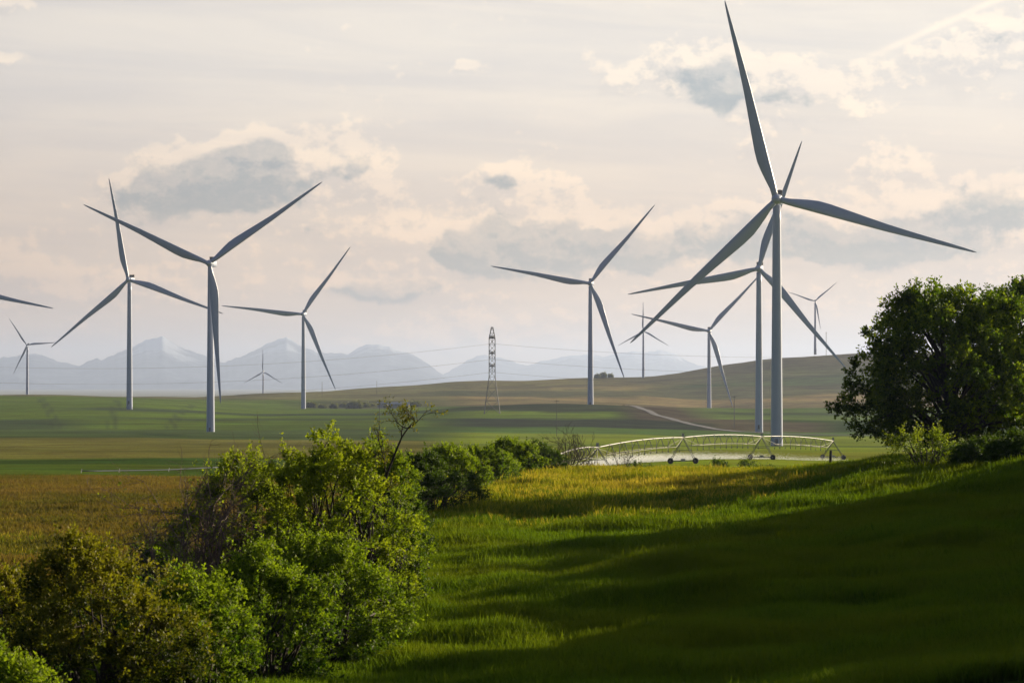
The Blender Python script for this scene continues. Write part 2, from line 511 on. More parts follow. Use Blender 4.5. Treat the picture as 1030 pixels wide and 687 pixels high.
def build_ground():
    azf = np.arctan((GPX - CX) / F)
    azl = np.linspace(-math.pi, azf[0], 46)[:-1]
    azr = np.linspace(azf[-1], math.pi, 46)[1:-1]
    az = np.concatenate([azl, azf, azr])
    n_l, n_f = len(azl), len(azf)
    az_c = np.clip(az, azf[0], azf[-1])
    r = GD[None, :] / np.cos(az_c)[:, None]
    X = r * np.sin(az)[:, None]
    Y = r * np.cos(az)[:, None]
    D = np.repeat(GD[None, :], len(az), axis=0)
    PX = np.repeat((CX + F * np.tan(az_c))[:, None], len(GD), axis=1)
    Z = zprofile(PX.ravel(), D.ravel()).reshape(X.shape) + relief(X, Y, D)
    Cc = field_colour(PX, D, X, Y)
    nA, nD = X.shape
    V = np.stack([X, Y, Z], -1).reshape(-1, 3)
    a = np.arange(nA)
    a2 = (a + 1) % nA
    j = np.arange(nD - 1)
    q = np.stack([(a[:, None] * nD + j), (a2[:, None] * nD + j), (a2[:, None] * nD + j + 1), (a[:, None] * nD + j + 1)], -1).reshape(-1, 4)
    # close the disc under the camera
    V = np.vstack([V, [[0, 0, -1.7]]])
    cc = np.vstack([Cc.reshape(-1, 3), [[0.03, 0.05, 0.01]]])
    c4 = np.concatenate([cc, np.ones((len(cc), 1))], 1)
    cap = np.stack([np.full(nA, len(V) - 1), a2 * nD, a * nD, a * nD], -1)
    me = new_mesh('ground', V, quads=q[:, ::-1], mats=[M['ground']], smooth=True, attrs={'Col': ('FLOAT_COLOR', c4)})
    o = link('ground', me)
    tag(o, kind='structure')
    o['label'] = 'rolling meadow and crop fields running out to the mountains'
    c = MB()
    pts = [V[i * nD] for i in range(nA)]
    c.add([V[-1]] + pts, [(0, 1 + (i + 1) % nA, 1 + i) for i in range(nA)])
    k = c.build('ground', M['ground'])
    tag(k, kind='structure')


build_ground()


def build_mountains(name, ridge, d0, depth, seed, label):
    px = np.arange(ridge[0][0], ridge[-1][0] + 0.1, 2.0)
    ry = np.interp(px, [p[0] for p in ridge], [p[1] for p in ridge])
    rg = np.random.default_rng(seed)
    jag = np.convolve(rg.normal(0, 1, len(px) + 8), np.ones(3) / 3, 'same')[:len(px)] * 0.8
    jag += np.convolve(rg.normal(0, 1, len(px) + 30), np.ones(9) / 9, 'same')[:len(px)] * 1.6
    T = np.concatenate([np.linspace(0, 1, 70), np.linspace(1, 1.8, 30)[1:]])
    V = []
    for t in T:
        d = d0 + (t - 1) * depth
        x = d * (px - CX) / F
        top = (HY - ry + jag) / F * d0
        base = -71.0
        s = t ** 1.5 if t <= 1 else max(0.0, 1 - (t - 1) / 0.8) ** 1.2
        env = 4 * t * (1 - t) if t <= 1 else 0.15
        yy = np.full_like(x, d)
        sp = np.abs(waves(x + 0.25 * yy, 0.45 * yy, 1000, 4200, 16, seed + 3)) * 155 + waves(x, yy, 350, 1450, 18, seed + 5) * 40
        z = base + (top - base) * s - env * sp * 1.25 * (top - base) / 570.0
        V.append(np.stack([x, yy, np.maximum(z, base - 2)], -1))
    V = np.array(V)
    nt_, nx = V.shape[:2]
    i = np.arange(nt_ - 1)[:, None] * nx
    j = np.arange(nx - 1)[None, :]
    q = np.stack([i + j, i + j + 1, i + nx + j + 1, i + nx + j], -1).reshape(-1, 4)
    o = link(name, new_mesh(name, V.reshape(-1, 3), quads=q, mats=[M['rock']], smooth=True))
    tag(o, label, kind='structure')


RL = [(-420, 372), (-300, 362), (-220, 350), (-140, 366), (-60, 358), (0, 360), (22, 357), (36, 355.5), (52, 362), (80, 368.5), (90, 363), (97, 359.5), (102, 362), (118, 356), (133, 350), (146, 342), (154, 340), (164, 338.5), (170, 343), (180, 350), (196, 355), (216, 361), (226, 365), (240, 360), (258, 351), (272, 345), (281, 341), (287, 340), (294, 344), (304, 350), (318, 354), (334, 356), (350, 356), (360, 350), (368, 346), (374, 345), (386, 349), (402, 354), (418, 359), (432, 366), (446, 377), (462, 384), (490, 392), (520, 400)]
RR = [(400, 392), (430, 384), (447, 376), (458, 370), (470, 363), (480, 358), (487, 356), (495, 360), (505, 361), (518, 364), (531, 367), (545, 363), (560, 360), (576, 358.5), (592, 356.5), (608, 358), (622, 355), (637, 353), (655, 352.5), (668, 353.5), (682, 358), (697, 364), (715, 369), (740, 371), (780, 366), (840, 362), (920, 358), (1000, 352), (1100, 362), (1250, 356), (1450, 372)]
build_mountains('mountains', RL, 34000.0, 6500.0, 21, 'pale blue snow-streaked mountain range on the left horizon')
build_mountains('mountains', RR, 42000.0, 6500.0, 33, 'fainter pale mountain range behind the grassy hill')


# gravel track climbing over the low rise
def build_track():
    pts = [(628, 2290), (634, 2215), (641, 2150), (650, 2080), (662, 2000), (674, 1930), (690, 1850), (705, 1800), (728, 1730), (748, 1670), (764, 1640), (790, 1610), (830, 1590), (900, 1570)]
    V, q = [], []
    P = []
    for i in range(len(pts) - 1):
        for t in np.linspace(0, 1, 8, endpoint=False):
            P.append((pts[i][0] * (1 - t) + pts[i + 1][0] * t, pts[i][1] * (1 - t) + pts[i + 1][1] * t))
    W = [Vector((d * (p - CX) / F, d, 0)) for p, d in P]
    for i, w in enumerate(W):
        t = (W[min(i + 1, len(W) - 1)] - W[max(i - 1, 0)]).normalized()
        nrm = Vector((t.y, -t.x, 0))
        for k in (-1, -0.5, 0, 0.5, 1):
            p = w + nrm * (3.0 * k)
            V.append((p.x, p.y, gz(p.x, p.y) + 0.28))
    for i in range(len(W) - 1):
        for k in range(4):
            q.append((i * 5 + k, i * 5 + k + 1, i * 5 + k + 6, i * 5 + k + 5))
    o = link('road', new_mesh('road', V, quads=q, mats=[M['road']], smooth=True))
    tag(o, 'pale gravel track climbing over the low rise', kind='structure')


build_track()

# ------------------------------------------------------------------ wind turbines
def turbine_meshes(tag_, H, Rb, tr0, tr1):
    out = {}
    b = MB()
    rings = []
    hs = [-8, 0, 0.02, 6, 20, 40, 60, 80, 100]
    for h in [-8.0, 0.0] + [H * k / 12 for k in range(1, 13)]:
        hh = max(h, 0) / H
        r = tr0 + (tr1 - tr0) * hh ** 0.9
        z = min(h, H - 2.0)
        rings.append([(r * math.cos(2 * math.pi * k / 28), r * math.sin(2 * math.pi * k / 28), z) for k in range(28)])
    b.loft(rings)
    out['tower'] = b
    d = MB()   # door with a short landing at the tower foot
    d.box((0, -tr0 - 0.02, 2.6), (0.5, 0.06, 1.15))
    d.box((0, -tr0 - 0.75, 1.3), (0.8, 0.75, 0.07))
    for sx in (-0.7, 0.7):
        d.tube([(sx, -tr0 - 1.45, -0.3), (sx, -tr0 - 1.45, 2.3)], 0.04, 5)
    out['door'] = d
    s = Rb / 78.0
    # nacelle: rounded box tapering to the rear
    n = MB()
    rings = []
    for y, w, h, zc in ((-1.6, 1.3, 1.3, 0), (-1.2, 1.75, 1.75, 0.05), (0.5, 2.0, 1.95, 0.15), (5, 2.05, 2.0, 0.2), (8.8, 1.95, 1.85, 0.25), (10.0, 1.6, 1.45, 0.3), (10.6, 0.9, 0.8, 0.35)):
        ring = []
        for k in range(24):
            a = 2 * math.pi * k / 24
            ca, sa = math.cos(a), math.sin(a)
            e = 0.55
            ring.append((s * w * math.copysign(abs(ca) ** e, ca), s * y, H + s * (zc + h * math.copysign(abs(sa) ** e, sa))))
        rings.append(ring)
    n.loft(rings)
    out['nacelle'] = n
    c = MB()   # cooler standing on the rear of the roof
    c.box((0, s * 7.3, H + s * 3.1), (s * 1.9, s * 0.55, s * 1.05))
    c.box((0, s * 6.0, H + s * 2.35), (s * 1.5, s * 0.9, s * 0.3))
    out['cooler'] = c
    m = MB()
    m.tube([(s * 0.9, s * 9.3, H + s * 1.8), (s * 0.9, s * 9.3, H + s * 4.6)], s * 0.07, 5)
    m.tube([(s * 0.5, s * 9.3, H + s * 4.4), (s * 1.3, s * 9.3, H + s * 4.4)], s * 0.06, 5)
    out['wind_vane'] = m
    h = MB()
    rings = []
    for y, r in ((-1.7, 1.55), (-2.2, 1.85), (-3.6, 1.95), (-4.7, 1.75), (-5.6, 1.25), (-6.1, 0.7), (-6.3, 0.15)):
        rings.append([(s * r * math.cos(-2 * math.pi * k / 24), s * y, H + s * r * math.sin(-2 * math.pi * k / 24)) for k in range(24)])
    h.loft(rings)
    out['hub'] = h
    # blade along +Z from the hub axis, leading edge towards +X, flat side to -Y
    bl = MB()
    rings = []
    for f, ch, th, tw in ((0.012, 1.25, 1.0, 0), (0.035, 1.25, 1.0, 0), (0.06, 1.4, 0.88, 10), (0.10, 1.95, 0.62, 14), (0.15, 2.6, 0.45, 13), (0.20, 2.95, 0.36, 11), (0.26, 2.9, 0.31, 9), (0.34, 2.6, 0.27, 7), (0.44, 2.2, 0.24, 5), (0.55, 1.8, 0.22, 3.5), (0.66, 1.45, 0.2, 2.2), (0.77, 1.13, 0.19, 1.2), (0.87, 0.86, 0.18, 0.6), (0.94, 0.62, 0.17, 0), (0.98, 0.4, 0.17, 0), (1.0, 0.12, 0.17, 0)):
        z = f * Rb
        cc = ch * 1.62 * s if f > 0.07 else ch * 1.9 * s
        if f > 0.05:
            cc = ch * (1.9 - 0.28 * min(1, (f - 0.05) / 0.1)) * s
        le = min(cc * 0.42, 1.15 * s)
        pb = -0.030 * Rb * f ** 2.2 + 0.0
        ring = []
        for k in range(18):
            a = 2 * math.pi * k / 18
            u = (math.cos(a) + 1) / 2          # 1 at the leading edge
            t = th * cc * 0.5 * math.sin(a)
            if f > 0.07:
                shape = (1 - (1 - u) ** 1.0) ** 0.75 * 1.0
                t = th * cc * 0.62 * math.copysign(abs(math.sin(a)) ** 0.9, math.sin(a)) * (0.35 + 0.65 * u ** 0.6)
            x = le - (1 - u) * cc
            ta = R_(-tw)
            x2 = x * math.cos(ta) - t * math.sin(ta)
            y2 = x * math.sin(ta) + t * math.cos(ta)
            ring.append((x2, y2 + pb, z))
        rings.append(ring)
    bl.loft(rings)
    out['blade'] = bl
    return out


def make_turbine(H, Rb, tr0, tr1, door):
    mb = turbine_meshes('', H, Rb, tr0, tr1)
    t = thing('wind_turbine', 'white wind turbine', 'wind turbine')
    tw = mb['tower'].build('tower', M['turbine'], t, True)
    if door:
        mb['door'].build('door', M['strut'], tw)
    na = mb['nacelle'].build('nacelle', M['turbine'], t, True)
    mb['cooler'].build('cooler', M['cooler'], na)
    mb['wind_vane'].build('wind_vane', M['steel'], na)
    s = Rb / 78.0
    mb['hub'].build('rotor_hub', M['turbine'], t, True)
    for k in range(3):
        b = link('blade', mb['blade'].__dict__.setdefault('me', None) or new_mesh('blade', mb['blade'].v, faces=mb['blade'].f, mats=[M['turbine']], smooth=True), t)
        mb['blade'].me = b.data
        b.location = (0, -3.7 * s, H)
    return t


def set_rotor(t, roll):
    k = 0
    for ch in t.children:
        if ch.name.split('.')[0] == 'blade':
            ch.rotation_euler = (0, R_(roll + 120 * k), 0)
            k += 1


TURB = [  # kind, hub px, hub py, rotor radius in px, roll, label
    ('A', 781, 200.5, 206, -14.5, 'largest and nearest white wind turbine, one blade pointing almost straight up'),
    ('A', 763, 270, 134.5, 19, 'white turbine half hidden just behind the tower of the biggest turbine'),
    ('A', 713, 333, 80, 42.5, 'mid-sized turbine between the gravel track and the paired tall towers'),
    ('A', 593.5, 285, 102, 40, 'turbine on the low dark rise, next one to the right of the lattice pylon'),
    ('A', 210.5, 265, 141, 55, 'tall turbine in the left half with one blade hanging straight down its tower'),
    ('A', 129, 281.5, 104, -10.6, 'turbine left of the tall one, with a long blade pointing steeply up'),
    ('A', 304.5, 316, 83, 36, 'turbine between the tall left one and the pylon, lower blade tip over the mountains'),
    ('B', 27, 347, 33, -34.5, 'small distant turbine at the far left on the green slope crest'),
    ('B', 264.5, 374, 23, 0, 'tiny hazy turbine in front of the left mountain range, blades like an upturned Y'),
    ('B', 647, 333, 29.5, 0, 'small distant turbine standing on the tan hill crest beyond the long left blade tip'),
    ('B', 820, 303, 29, 49, 'small turbine on top of the brown hill beside the leafy tree'),
    ('A', -44, 291, 104, 101, 'turbine cut off by the left edge, only one blade reaching into view'),
]
proto = {'A': make_turbine(95.0, 78.0, 2.35, 1.5, True), 'B': make_turbine(66.0, 40.0, 1.9, 1.15, False)}
used = set()
for i, (kind, hx, hy, rp, roll, lab) in enumerate(TURB):
    H, Rb = (95.0, 78.0) if kind == 'A' else (66.0, 40.0)
    d = F * Rb / rp
    p = at(hx, hy, d)
    t = proto[kind] if kind not in used else copy_tree(proto[kind])
    used.add(kind)
    yaw = R_((-7, -9, -8, -7, -5, -7, -6, -9, -8, -8, -6, -8)[i])
    # the hub sits 4 m in front of the tower axis
    off = 3.7 * Rb / 78.0
    t.location = (p.x - off * math.sin(yaw), p.y + off * math.cos(yaw), p.z - H)
    t.rotation_euler = (0, 0, yaw)
    set_rotor(t, roll)
    tag(t, lab, 'wind turbine', 'wind turbines of the wind farm')

# ------------------------------------------------------------------ lattice pylons and their cables
PD = 2000.0
PS = F / PD


def make_pylon():
    t = thing('lattice_pylon', 'steel lattice pylon standing alone in the middle of the fields', 'pylon', group='lattice pylons of the power line')
    H = 61.0
    half = lambda z: 5.6 + (2.1 - 5.6) * min(z / 26.0, 1) if z < 26 else (2.1 if z < 53 else 2.1 - 1.6 * (z - 53) / 8)
    b = MB()
    lev = [-5, 0, 9, 18, 26, 30.5, 35, 39.5, 44, 48.5, 53, 57, 61]
    P = []
    for z in lev:
        h = half(max(z, 0)) if z >= 0 else 5.6 + 0.6
        P.append([Vector((sx * h, sy * h, z)) for sx, sy in ((-1, -1), (1, -1), (1, 1), (-1, 1))])
    for i in range(len(lev) - 1):
        for k in range(4):
            b.tube([P[i][k], P[i + 1][k]], 0.30, 4)
            if i > 0:
                b.tube([P[i][k], P[i + 1][(k + 1) % 4]], 0.13, 4)
                b.tube([P[i][(k + 1) % 4], P[i + 1][k]], 0.13, 4)
                b.tube([P[i + 1][k], P[i + 1][(k + 1) % 4]], 0.12, 4)
    b.build('lattice_body', M['steel'], t)
    for z in (34.0, 43.0, 54.0):
        for sy in (-1, 1):
            a = MB()
            tip = Vector((0, sy * 9.5, z + 0.3))
            h = half(z)
            for sx in (-1, 1):
                a.tube([(sx * h, sy * h, z - 0.8), tip], 0.16, 4)
                a.tube([(sx * h, sy * h, z + 1.6), tip], 0.16, 4)
                for q in (0.3, 0.6):
                    p0 = Vector((sx * h, sy * h, z - 0.8)).lerp(tip, q)
                    p1 = Vector((sx * h, sy * h, z + 1.6)).lerp(tip, q)
                    a.tube([p0, p1], 0.1, 4)
                    a.tube([p0, Vector((-p0.x, p0.y, p0.z))], 0.1, 4)
            a.tube([(-h, sy * h, z - 0.8), (h, sy * h, z - 0.8)], 0.2, 4)
            arm = a.build('crossarm', M['steel'], t)
            s = MB()
            zz = [0.2 - 0.35 * k for k in range(15)]
            s.tube([(0, sy * 9.3, z + q) for q in zz], [0.1 if k % 2 else 0.24 for k in range(15)], 6)
            s.build('insulator', M['cooler'], arm)
    return t


WZ = [z - 4.7 for z in (34.0, 43.0, 54.0)]
base = at(495, 416, PD)
base.z = gz(base.x, base.y)
top_z = at(495, 329, PD).z
base.z = top_z - 61.0
pyl = make_pylon()
pyl.location = base
XL, XR = at(-301, 0, PD).x, at(1105, 0, PD).x
pl = []
for px_, lab in ((-301, 'lattice pylon outside the left edge of the view'), (1105, 'lattice pylon outside the right edge of the view')):
    c = copy_tree(pyl)
    c.location = (at(px_, 0, PD).x, PD, base.z)
    tag(c, lab)
LV = ('lowest', 'middle', 'upper')
for i, wz in enumerate(WZ):
    for sy in (-1, 1):
        pts = []
        for x0, x1, sag in ((XL, base.x, 17.5), (base.x, XR, 9.8)):
            for t in np.linspace(0, 1, 40):
                pts.append(Vector((x0 + (x1 - x0) * t, PD + sy * 9.3, base.z + wz - sag * 4 * t * (1 - t))))
        m = MB()
        m.tube(pts, 0.032, 4)
        c = m.build('power_cable', M['cable'])
        tag(c, '%s cable strung from the lattice pylon, on its %s side' % (LV[i], 'near' if sy < 0 else 'far'), 'cable', 'cables of the power line')

# ------------------------------------------------------------------ poles, mast, post, shed
def pole(px, py0, py1, d, r, label, arm=True):
    t = thing('utility_pole', label, 'pole', at(px, py1, d), group='thin poles in the fields')
    h = (py1 - py0) / F * d
    m = MB()
    m.tube([(0, 0, -6), (0, 0, h * 0.5), (0, 0, h)], [r * 1.15, r, r * 0.8], 7)
    m.build('pole_shaft', M['polewood'], t)
    if arm:
        a = MB()
        a.box((0, 0, h - 0.8), (1.1, 0.09, 0.09))
        for x in (-1, 0, 1):
            a.tube([(x, 0, h - 0.7), (x, 0, h - 0.3)], 0.07, 5)
        a.build('pole_crossarm', M['polewood'], t)
    return t


pole(738.5, 398, 421, 1750, 0.22, 'slim dark pole in front of the mid-sized turbine, by the gravel track')
pole(560, 402, 430, 1450, 0.13, 'faint thin pole in the green field between pylon and turbine')
pole(381.5, 402, 430, 1450, 0.13, 'faint thin pole in the green field left of the pylon')
pole(324, 384, 394, 3200, 0.2, 'tiny pole on the skyline of the left green slope', False)
pole(379, 383, 392, 3300, 0.2, 'tiny pole on the skyline below the second mountain peak', False)
mm = thing('measuring_mast', 'hair-thin measuring mast on the brown hill beside the small turbine', 'mast', at(831, 358, 3930))
m = MB()
for k in range(3):
    w = 2 * math.pi * k / 3
    m.tube([(0.5 * math.cos(w), 0.5 * math.sin(w), -6), (0.5 * math.cos(w), 0.5 * math.sin(w), 33)], 0.13, 4)
for k in range(11):
    m.tube([(0.5, 0, 3 * k), (-0.25, 0.43, 3 * k + 3)], 0.08, 4)
m.build('mast_frame', M['steel'], mm)
m = MB()
m.tube([(-1.6, 0, 32), (1.6, 0, 32)], 0.08, 4)
m.build('sensor_boom', M['steel'], mm)

fp = thing('fence_post', 'dark weathered wooden post in the grass near the pivot end', 'post', gpt(835, 188, 0.0))
fz = at(835, 453, 188).z
m = MB()
hh = fz - fp.location.z
m.tube([(0, 0, -0.4), (0.02, 0, hh * 0.5), (0.05, 0.02, hh)], [0.10, 0.10, 0.085], 9)
m.build('post_shaft', M['wood'], fp)
m = MB()
m.tube([(0.03, -0.1, hh - 0.35), (0.05, -0.1, hh - 0.2)], 0.03, 5)
m.build('wire_staple', M['steel'], fp)

# farm shed among the far shrubs
for px_, d_, w, lab in ((402, 2720, 9, 'low grey farm shed among the far shrubs'), (385, 2740, 5, 'small pale shed left of the low farm shed')):
    p = gpt(px_, d_)
    t = thing('farm_shed', lab, 'shed', p)
    b = MB()
    b.box((0, 0, 1.2), (w, 4, 2.2))
    b.build('wall', M['wall'], t)
    b = MB()
    b.loft([[(x, -4.4, 3.4), (x, 0, 5.2), (x, 4.4, 3.4), (x, 4.4, 3.6), (x, 0, 5.4), (x, -4.4, 3.6)] for x in (-w - 0.4, w + 0.4)])
    b.build('roof', M['roof'], t)
    b = MB()
    b.box((w * 0.4, -4.03, 0.6), (1.3, 0.03, 1.5))
    b.build('door', M['strut'], t)

# ------------------------------------------------------------------ centre pivot irrigator
TW = [(560, 458, 372), (601, 450, 415), (687, 440, 460), (766, 439, 508), (838, 443.5, 556)]
piv = thing('irrigation_pivot', 'long wheeled centre-pivot irrigator arching over the green field', 'irrigator', at(687, 464, 460))
O = piv.location
TP = [at(*p) - O for p in TW]
pipe = MB()
pts = []
for i in range(len(TP) - 1):
    a, b = TP[i], TP[i + 1]
    L = (b - a).length
    ax = (b - a).normalized()
    sd = ax.cross(Vector((0, 0, 1))).normalized()
    crown = 0.38
    seg = [a.lerp(b, t) + Vector((0, 0, crown * 4 * t * (1 - t))) for t in np.linspace(0, 1, 25)]
    pipe.tube(seg, 0.075, 8)
    for t in np.linspace(0, 1, 9):
        c = a.lerp(b, t) + Vector((0, 0, crown * 4 * t * (1 - t)))
        pipe.tube([c - ax * 0.1, c + ax * 0.1], 0.15, 8)
    low = []
    for k in range(1, 7):
        t = k / 7
        c = a.lerp(b, t) + Vector((0, 0, crown * 4 * t * (1 - t)))
        dpt = 1.5
        l1, l2 = c + sd * 0.75 - Vector((0, 0, dpt)), c - sd * 0.75 - Vector((0, 0, dpt))
        low.append((l1, l2))
        v = MB()
        v.tube([c, l1], 0.045, 5)
        v.tube([c, l2], 0.045, 5)
        v.tube([l1, l2], 0.04, 5)
        v.build('truss_brace', M['strut'], piv)
        for q in (-0.07, 0.0, 0.07):
            dr = MB()      # drop hose and sprinkler head
            cc = a.lerp(b, t + q) + Vector((0, 0, crown * 4 * (t + q) * (1 - t - q)))
            dr.tube([cc + sd * 0.1, cc + sd * 0.35 - Vector((0, 0, 0.4)), cc + sd * 0.35 - Vector((0, 0, 2.1))], 0.025, 5)
            dr.tube([cc + sd * 0.35 - Vector((0, 0, 2.1)), cc + sd * 0.35 - Vector((0, 0, 2.3))], [0.07, 0.1], 6)
            dr.build('sprinkler_hose', M['strut'], piv)
    for s in (0, 1):
        line = [a + Vector((0, 0, -0.1))] + [l[s] for l in low] + [b + Vector((0, 0, -0.1))]
        rods = MB()
        rods.tube(line, 0.032, 5)
        rods.build('truss_rod', M['rod'], piv)
pipe.build('water_pipe', M['pipe'], piv, True)
for i, tp in enumerate(TP):
    ax = (TP[min(i + 1, len(TP) - 1)] - TP[max(i - 1, 0)])
    ax.z = 0
    ax.normalize()
    tr = Vector((ax.y, -ax.x, 0))
    wp = tp + O
    zg = gz(wp.x, wp.y) - O.z
    hub_h = 0.48
    fr = MB()
    gl, gr = tp + tr * 2.1, tp - tr * 2.1
    gl.z, gr.z = gz((gl + O).x, (gl + O).y) - O.z + hub_h, gz((gr + O).x, (gr + O).y) - O.z + hub_h
    for g in (gl, gr):
        for s in (-1, 1):
            fr.tube([tp + ax * 0.25 * s - Vector((0, 0, 0.1)), g + ax * 0.55 * s], 0.05, 5)
        fr.tube([g - ax * 0.6, g + ax * 0.6], 0.07, 5)
    fr.tube([gl, gr], 0.08, 6)
    fr.tube([tp.lerp(gl, 0.55), tp.lerp(gr, 0.55)], 0.05, 5)
    f_ = fr.build('wheel_tower', M['strut'], piv)
    for g in (gl, gr):
        w = MB()
        ring = []
        n = 22
        prof = [(0.30, -0.13), (0.42, -0.15), (0.48, -0.1), (0.5, 0.0), (0.48, 0.1), (0.42, 0.15), (0.30, 0.13)]
        rr = []
        for k in range(n):
            wv = 2 * math.pi * k / n
            e = tr * math.cos(wv) + Vector((0, 0, 1)) * math.sin(wv)
            rr.append([g + e * r + ax * q for r, q in prof])
        rr.append(rr[0])
        w.loft(rr, cap=False)
        e2 = tr.cross(ax)
        for q, r in ((-0.1, 0.31), (0.1, 0.31)):
            w.add([g + ax * q] + [g + ax * q + (tr * math.cos(2 * math.pi * k / n) + e2 * math.sin(2 * math.pi * k / n)) * r for k in range(n)], [(0, 1 + k, 1 + (k + 1) % n) for k in range(n)])
        w.build('wheel', M['tyre'], f_, True)
    bx = MB()
    mid = gl.lerp(gr, 0.5)
    bx.box(mid + Vector((0, 0, 0.12)), (0.35, 0.25, 0.22))
    bx.build('drive_gearbox', M['box'], f_)
    cb = MB()
    cb.box(tp + Vector((0, 0, 0.38)), (0.2, 0.2, 0.28))
    cb.build('control_box', M['box'], f_)

# spray drifting under the spans: fine droplets, too many to count
rg = np.random.default_rng(8)
nd = 200000
t = rg.uniform(0, 1, nd)
c0, c1 = at(578, 464, 452), at(846, 461, 545)
fall = rg.uniform(0, 1, nd)
den = np.clip(1.25 - t * 1.5, 0.12, 1)
keep = rg.uniform(0, 1, nd) < den
t, fall = t[keep], fall[keep]
k = len(t)
ys = c0.y + (c1.y - c0.y) * t + rg.normal(0, 4, k)
pxs = 578 + (846 - 578) * t + rg.normal(0, 3, k)
xs = ys * (pxs - CX) / F
zs = ground(xs, ys) + (0.1 + np.abs(rg.normal(0, 0.52, k)) * (1.25 - 0.6 * t)) * (0.3 + 0.7 * np.clip((pxs - 578) / 40, 0, 1))
sz = rg.uniform(0.02, 0.045, k) * (1.25 - 0.4 * t)
tri = rg.normal(0, 1, (k, 3, 3))
tri /= np.linalg.norm(tri, axis=-1, keepdims=True)
V = (np.stack([xs, ys, zs], -1)[:, None, :] + tri * sz[:, None, None] * 1.3).reshape(-1, 3)
fq = np.arange(3 * k).reshape(-1, 3)
wm = bpy.data.materials.new('water_droplets')
nt, out = nodes_of(wm)
dd = N(nt, 'ShaderNodeBsdfDiffuse', in_Color=(0.86, 0.86, 0.86, 1))
tt = N(nt, 'ShaderNodeBsdfTranslucent', in_Color=(0.95, 0.95, 0.95, 1))
mx = N(nt, 'ShaderNodeMixShader')
mx.inputs[0].default_value = 0.6
nt.links.new(dd.outputs[0], mx.inputs[1])
nt.links.new(tt.outputs[0], mx.inputs[2])
nt.links.new(mx.outputs[0], out.inputs[0])
sp = link('water_spray', new_mesh('water_spray', V, quads=fq, mats=[wm]))
tag(sp, 'white mist of water drifting under the irrigator', 'water spray', kind='stuff')

# aluminium pipe lying along the left field
ap = thing('field_pipe', 'long pale irrigation pipe lying across the green field at left', 'pipe', gpt(145, 425))
m = MB()
pp = [(82, 408), (100, 414), (120, 420), (145, 426), (170, 433), (200, 444), (240, 458)]
ln = [gpt(a, b, 0.55) - ap.location for a, b in pp]
m.tube(ln, 0.08, 8)
m.build('pipe_run', M['alu'], ap, True)
for q in ln[::2]:
    m = MB()
    for k in range(6):
        w = math.pi * k / 6
        e = Vector((0.12, math.cos(w), math.sin(w))) * 0.32
        m.tube([q - e, q + e], 0.03, 4)
    m.build('carrier_wheel', M['rim'], ap)

# ------------------------------------------------------------------ foliage
def leaf_mesh(name, orig, dirs, L, m, size, rng, mat, tint, spread=1.0, droop=0.0, width=0.30):
    """Sprays: a shoot at each origin with m leaves along it, every leaf a folded four-cornered blade."""
    n = len(orig)
    t = rng.uniform(0.05, 1.0, (n, m))
    base = orig[:, None, :] + dirs[:, None, :] * (L[:, None] * t)[..., None]
    base[..., 2] -= droop * (L[:, None] * t) ** 2
    rnd = rng.normal(0, 1, (n, m, 3))
    rnd /= np.linalg.norm(rnd, axis=-1, keepdims=True)
    ld = dirs[:, None, :] * 0.55 + rnd * spread
    ld[..., 2] += 0.1
    ld /= np.linalg.norm(ld, axis=-1, keepdims=True)
    r2 = rng.normal(0, 1, (n, m, 3))
    sd = np.cross(ld, r2)
    sd /= np.linalg.norm(sd, axis=-1, keepdims=True) + 1e-9
    nr = np.cross(ld, sd)
    s = (size * rng.uniform(0.5, 1.55, (n, m)))[..., None]
    base = base + rnd * s * 0.3
    p0 = base
    p1 = base + ld * s * 0.45 + sd * s * width + nr * s * 0.08
    p2 = base + ld * s - nr * s * 0.05
    p3 = base + ld * s * 0.45 - sd * s * width + nr * s * 0.08
    V = np.stack([p0, p1, p2, p3], 2).reshape(-1, 3)
    q = np.arange(len(V)).reshape(-1, 4)
    tn = np.clip(tint[:, None] + rng.normal(0, 0.16, (n, m)) + (t - 0.5) * 0.25, 0, 1)
    return new_mesh(name, V, quads=q, mats=[mat], attrs={'tint': ('FLOAT', np.repeat(tn.ravel(), 4))})


def unit(v):
    return v / (np.linalg.norm(v, axis=-1, keepdims=True) + 1e-9)


def crown_points(rng, K, H, Rx, Ry, low, seedw, flat=0.75):
    """Centres of the leaf clumps: an uneven, lobed crown, mostly near its skin."""
    th = rng.uniform(0, 2 * math.pi, K)
    h = low + (1 - low) * rng.uniform(0, 1, K) ** 0.85
    prof = np.sin(np.pi * np.clip(0.16 + 0.80 * (h - low) / (1 - low), 0, 1)) ** flat
    lob = 1 + 0.27 * np.sin(3 * th + seedw) * np.cos(5 * h + seedw * 2) + 0.14 * np.sin(7 * th + 9 * h + seedw)
    rr = rng.uniform(0, 1, K) ** 0.27 * prof * lob
    return np.stack([rr * Rx * np.cos(th), rr * Ry * np.sin(th), h * H * (1 + 0.07 * np.sin(4 * th + seedw))], -1)


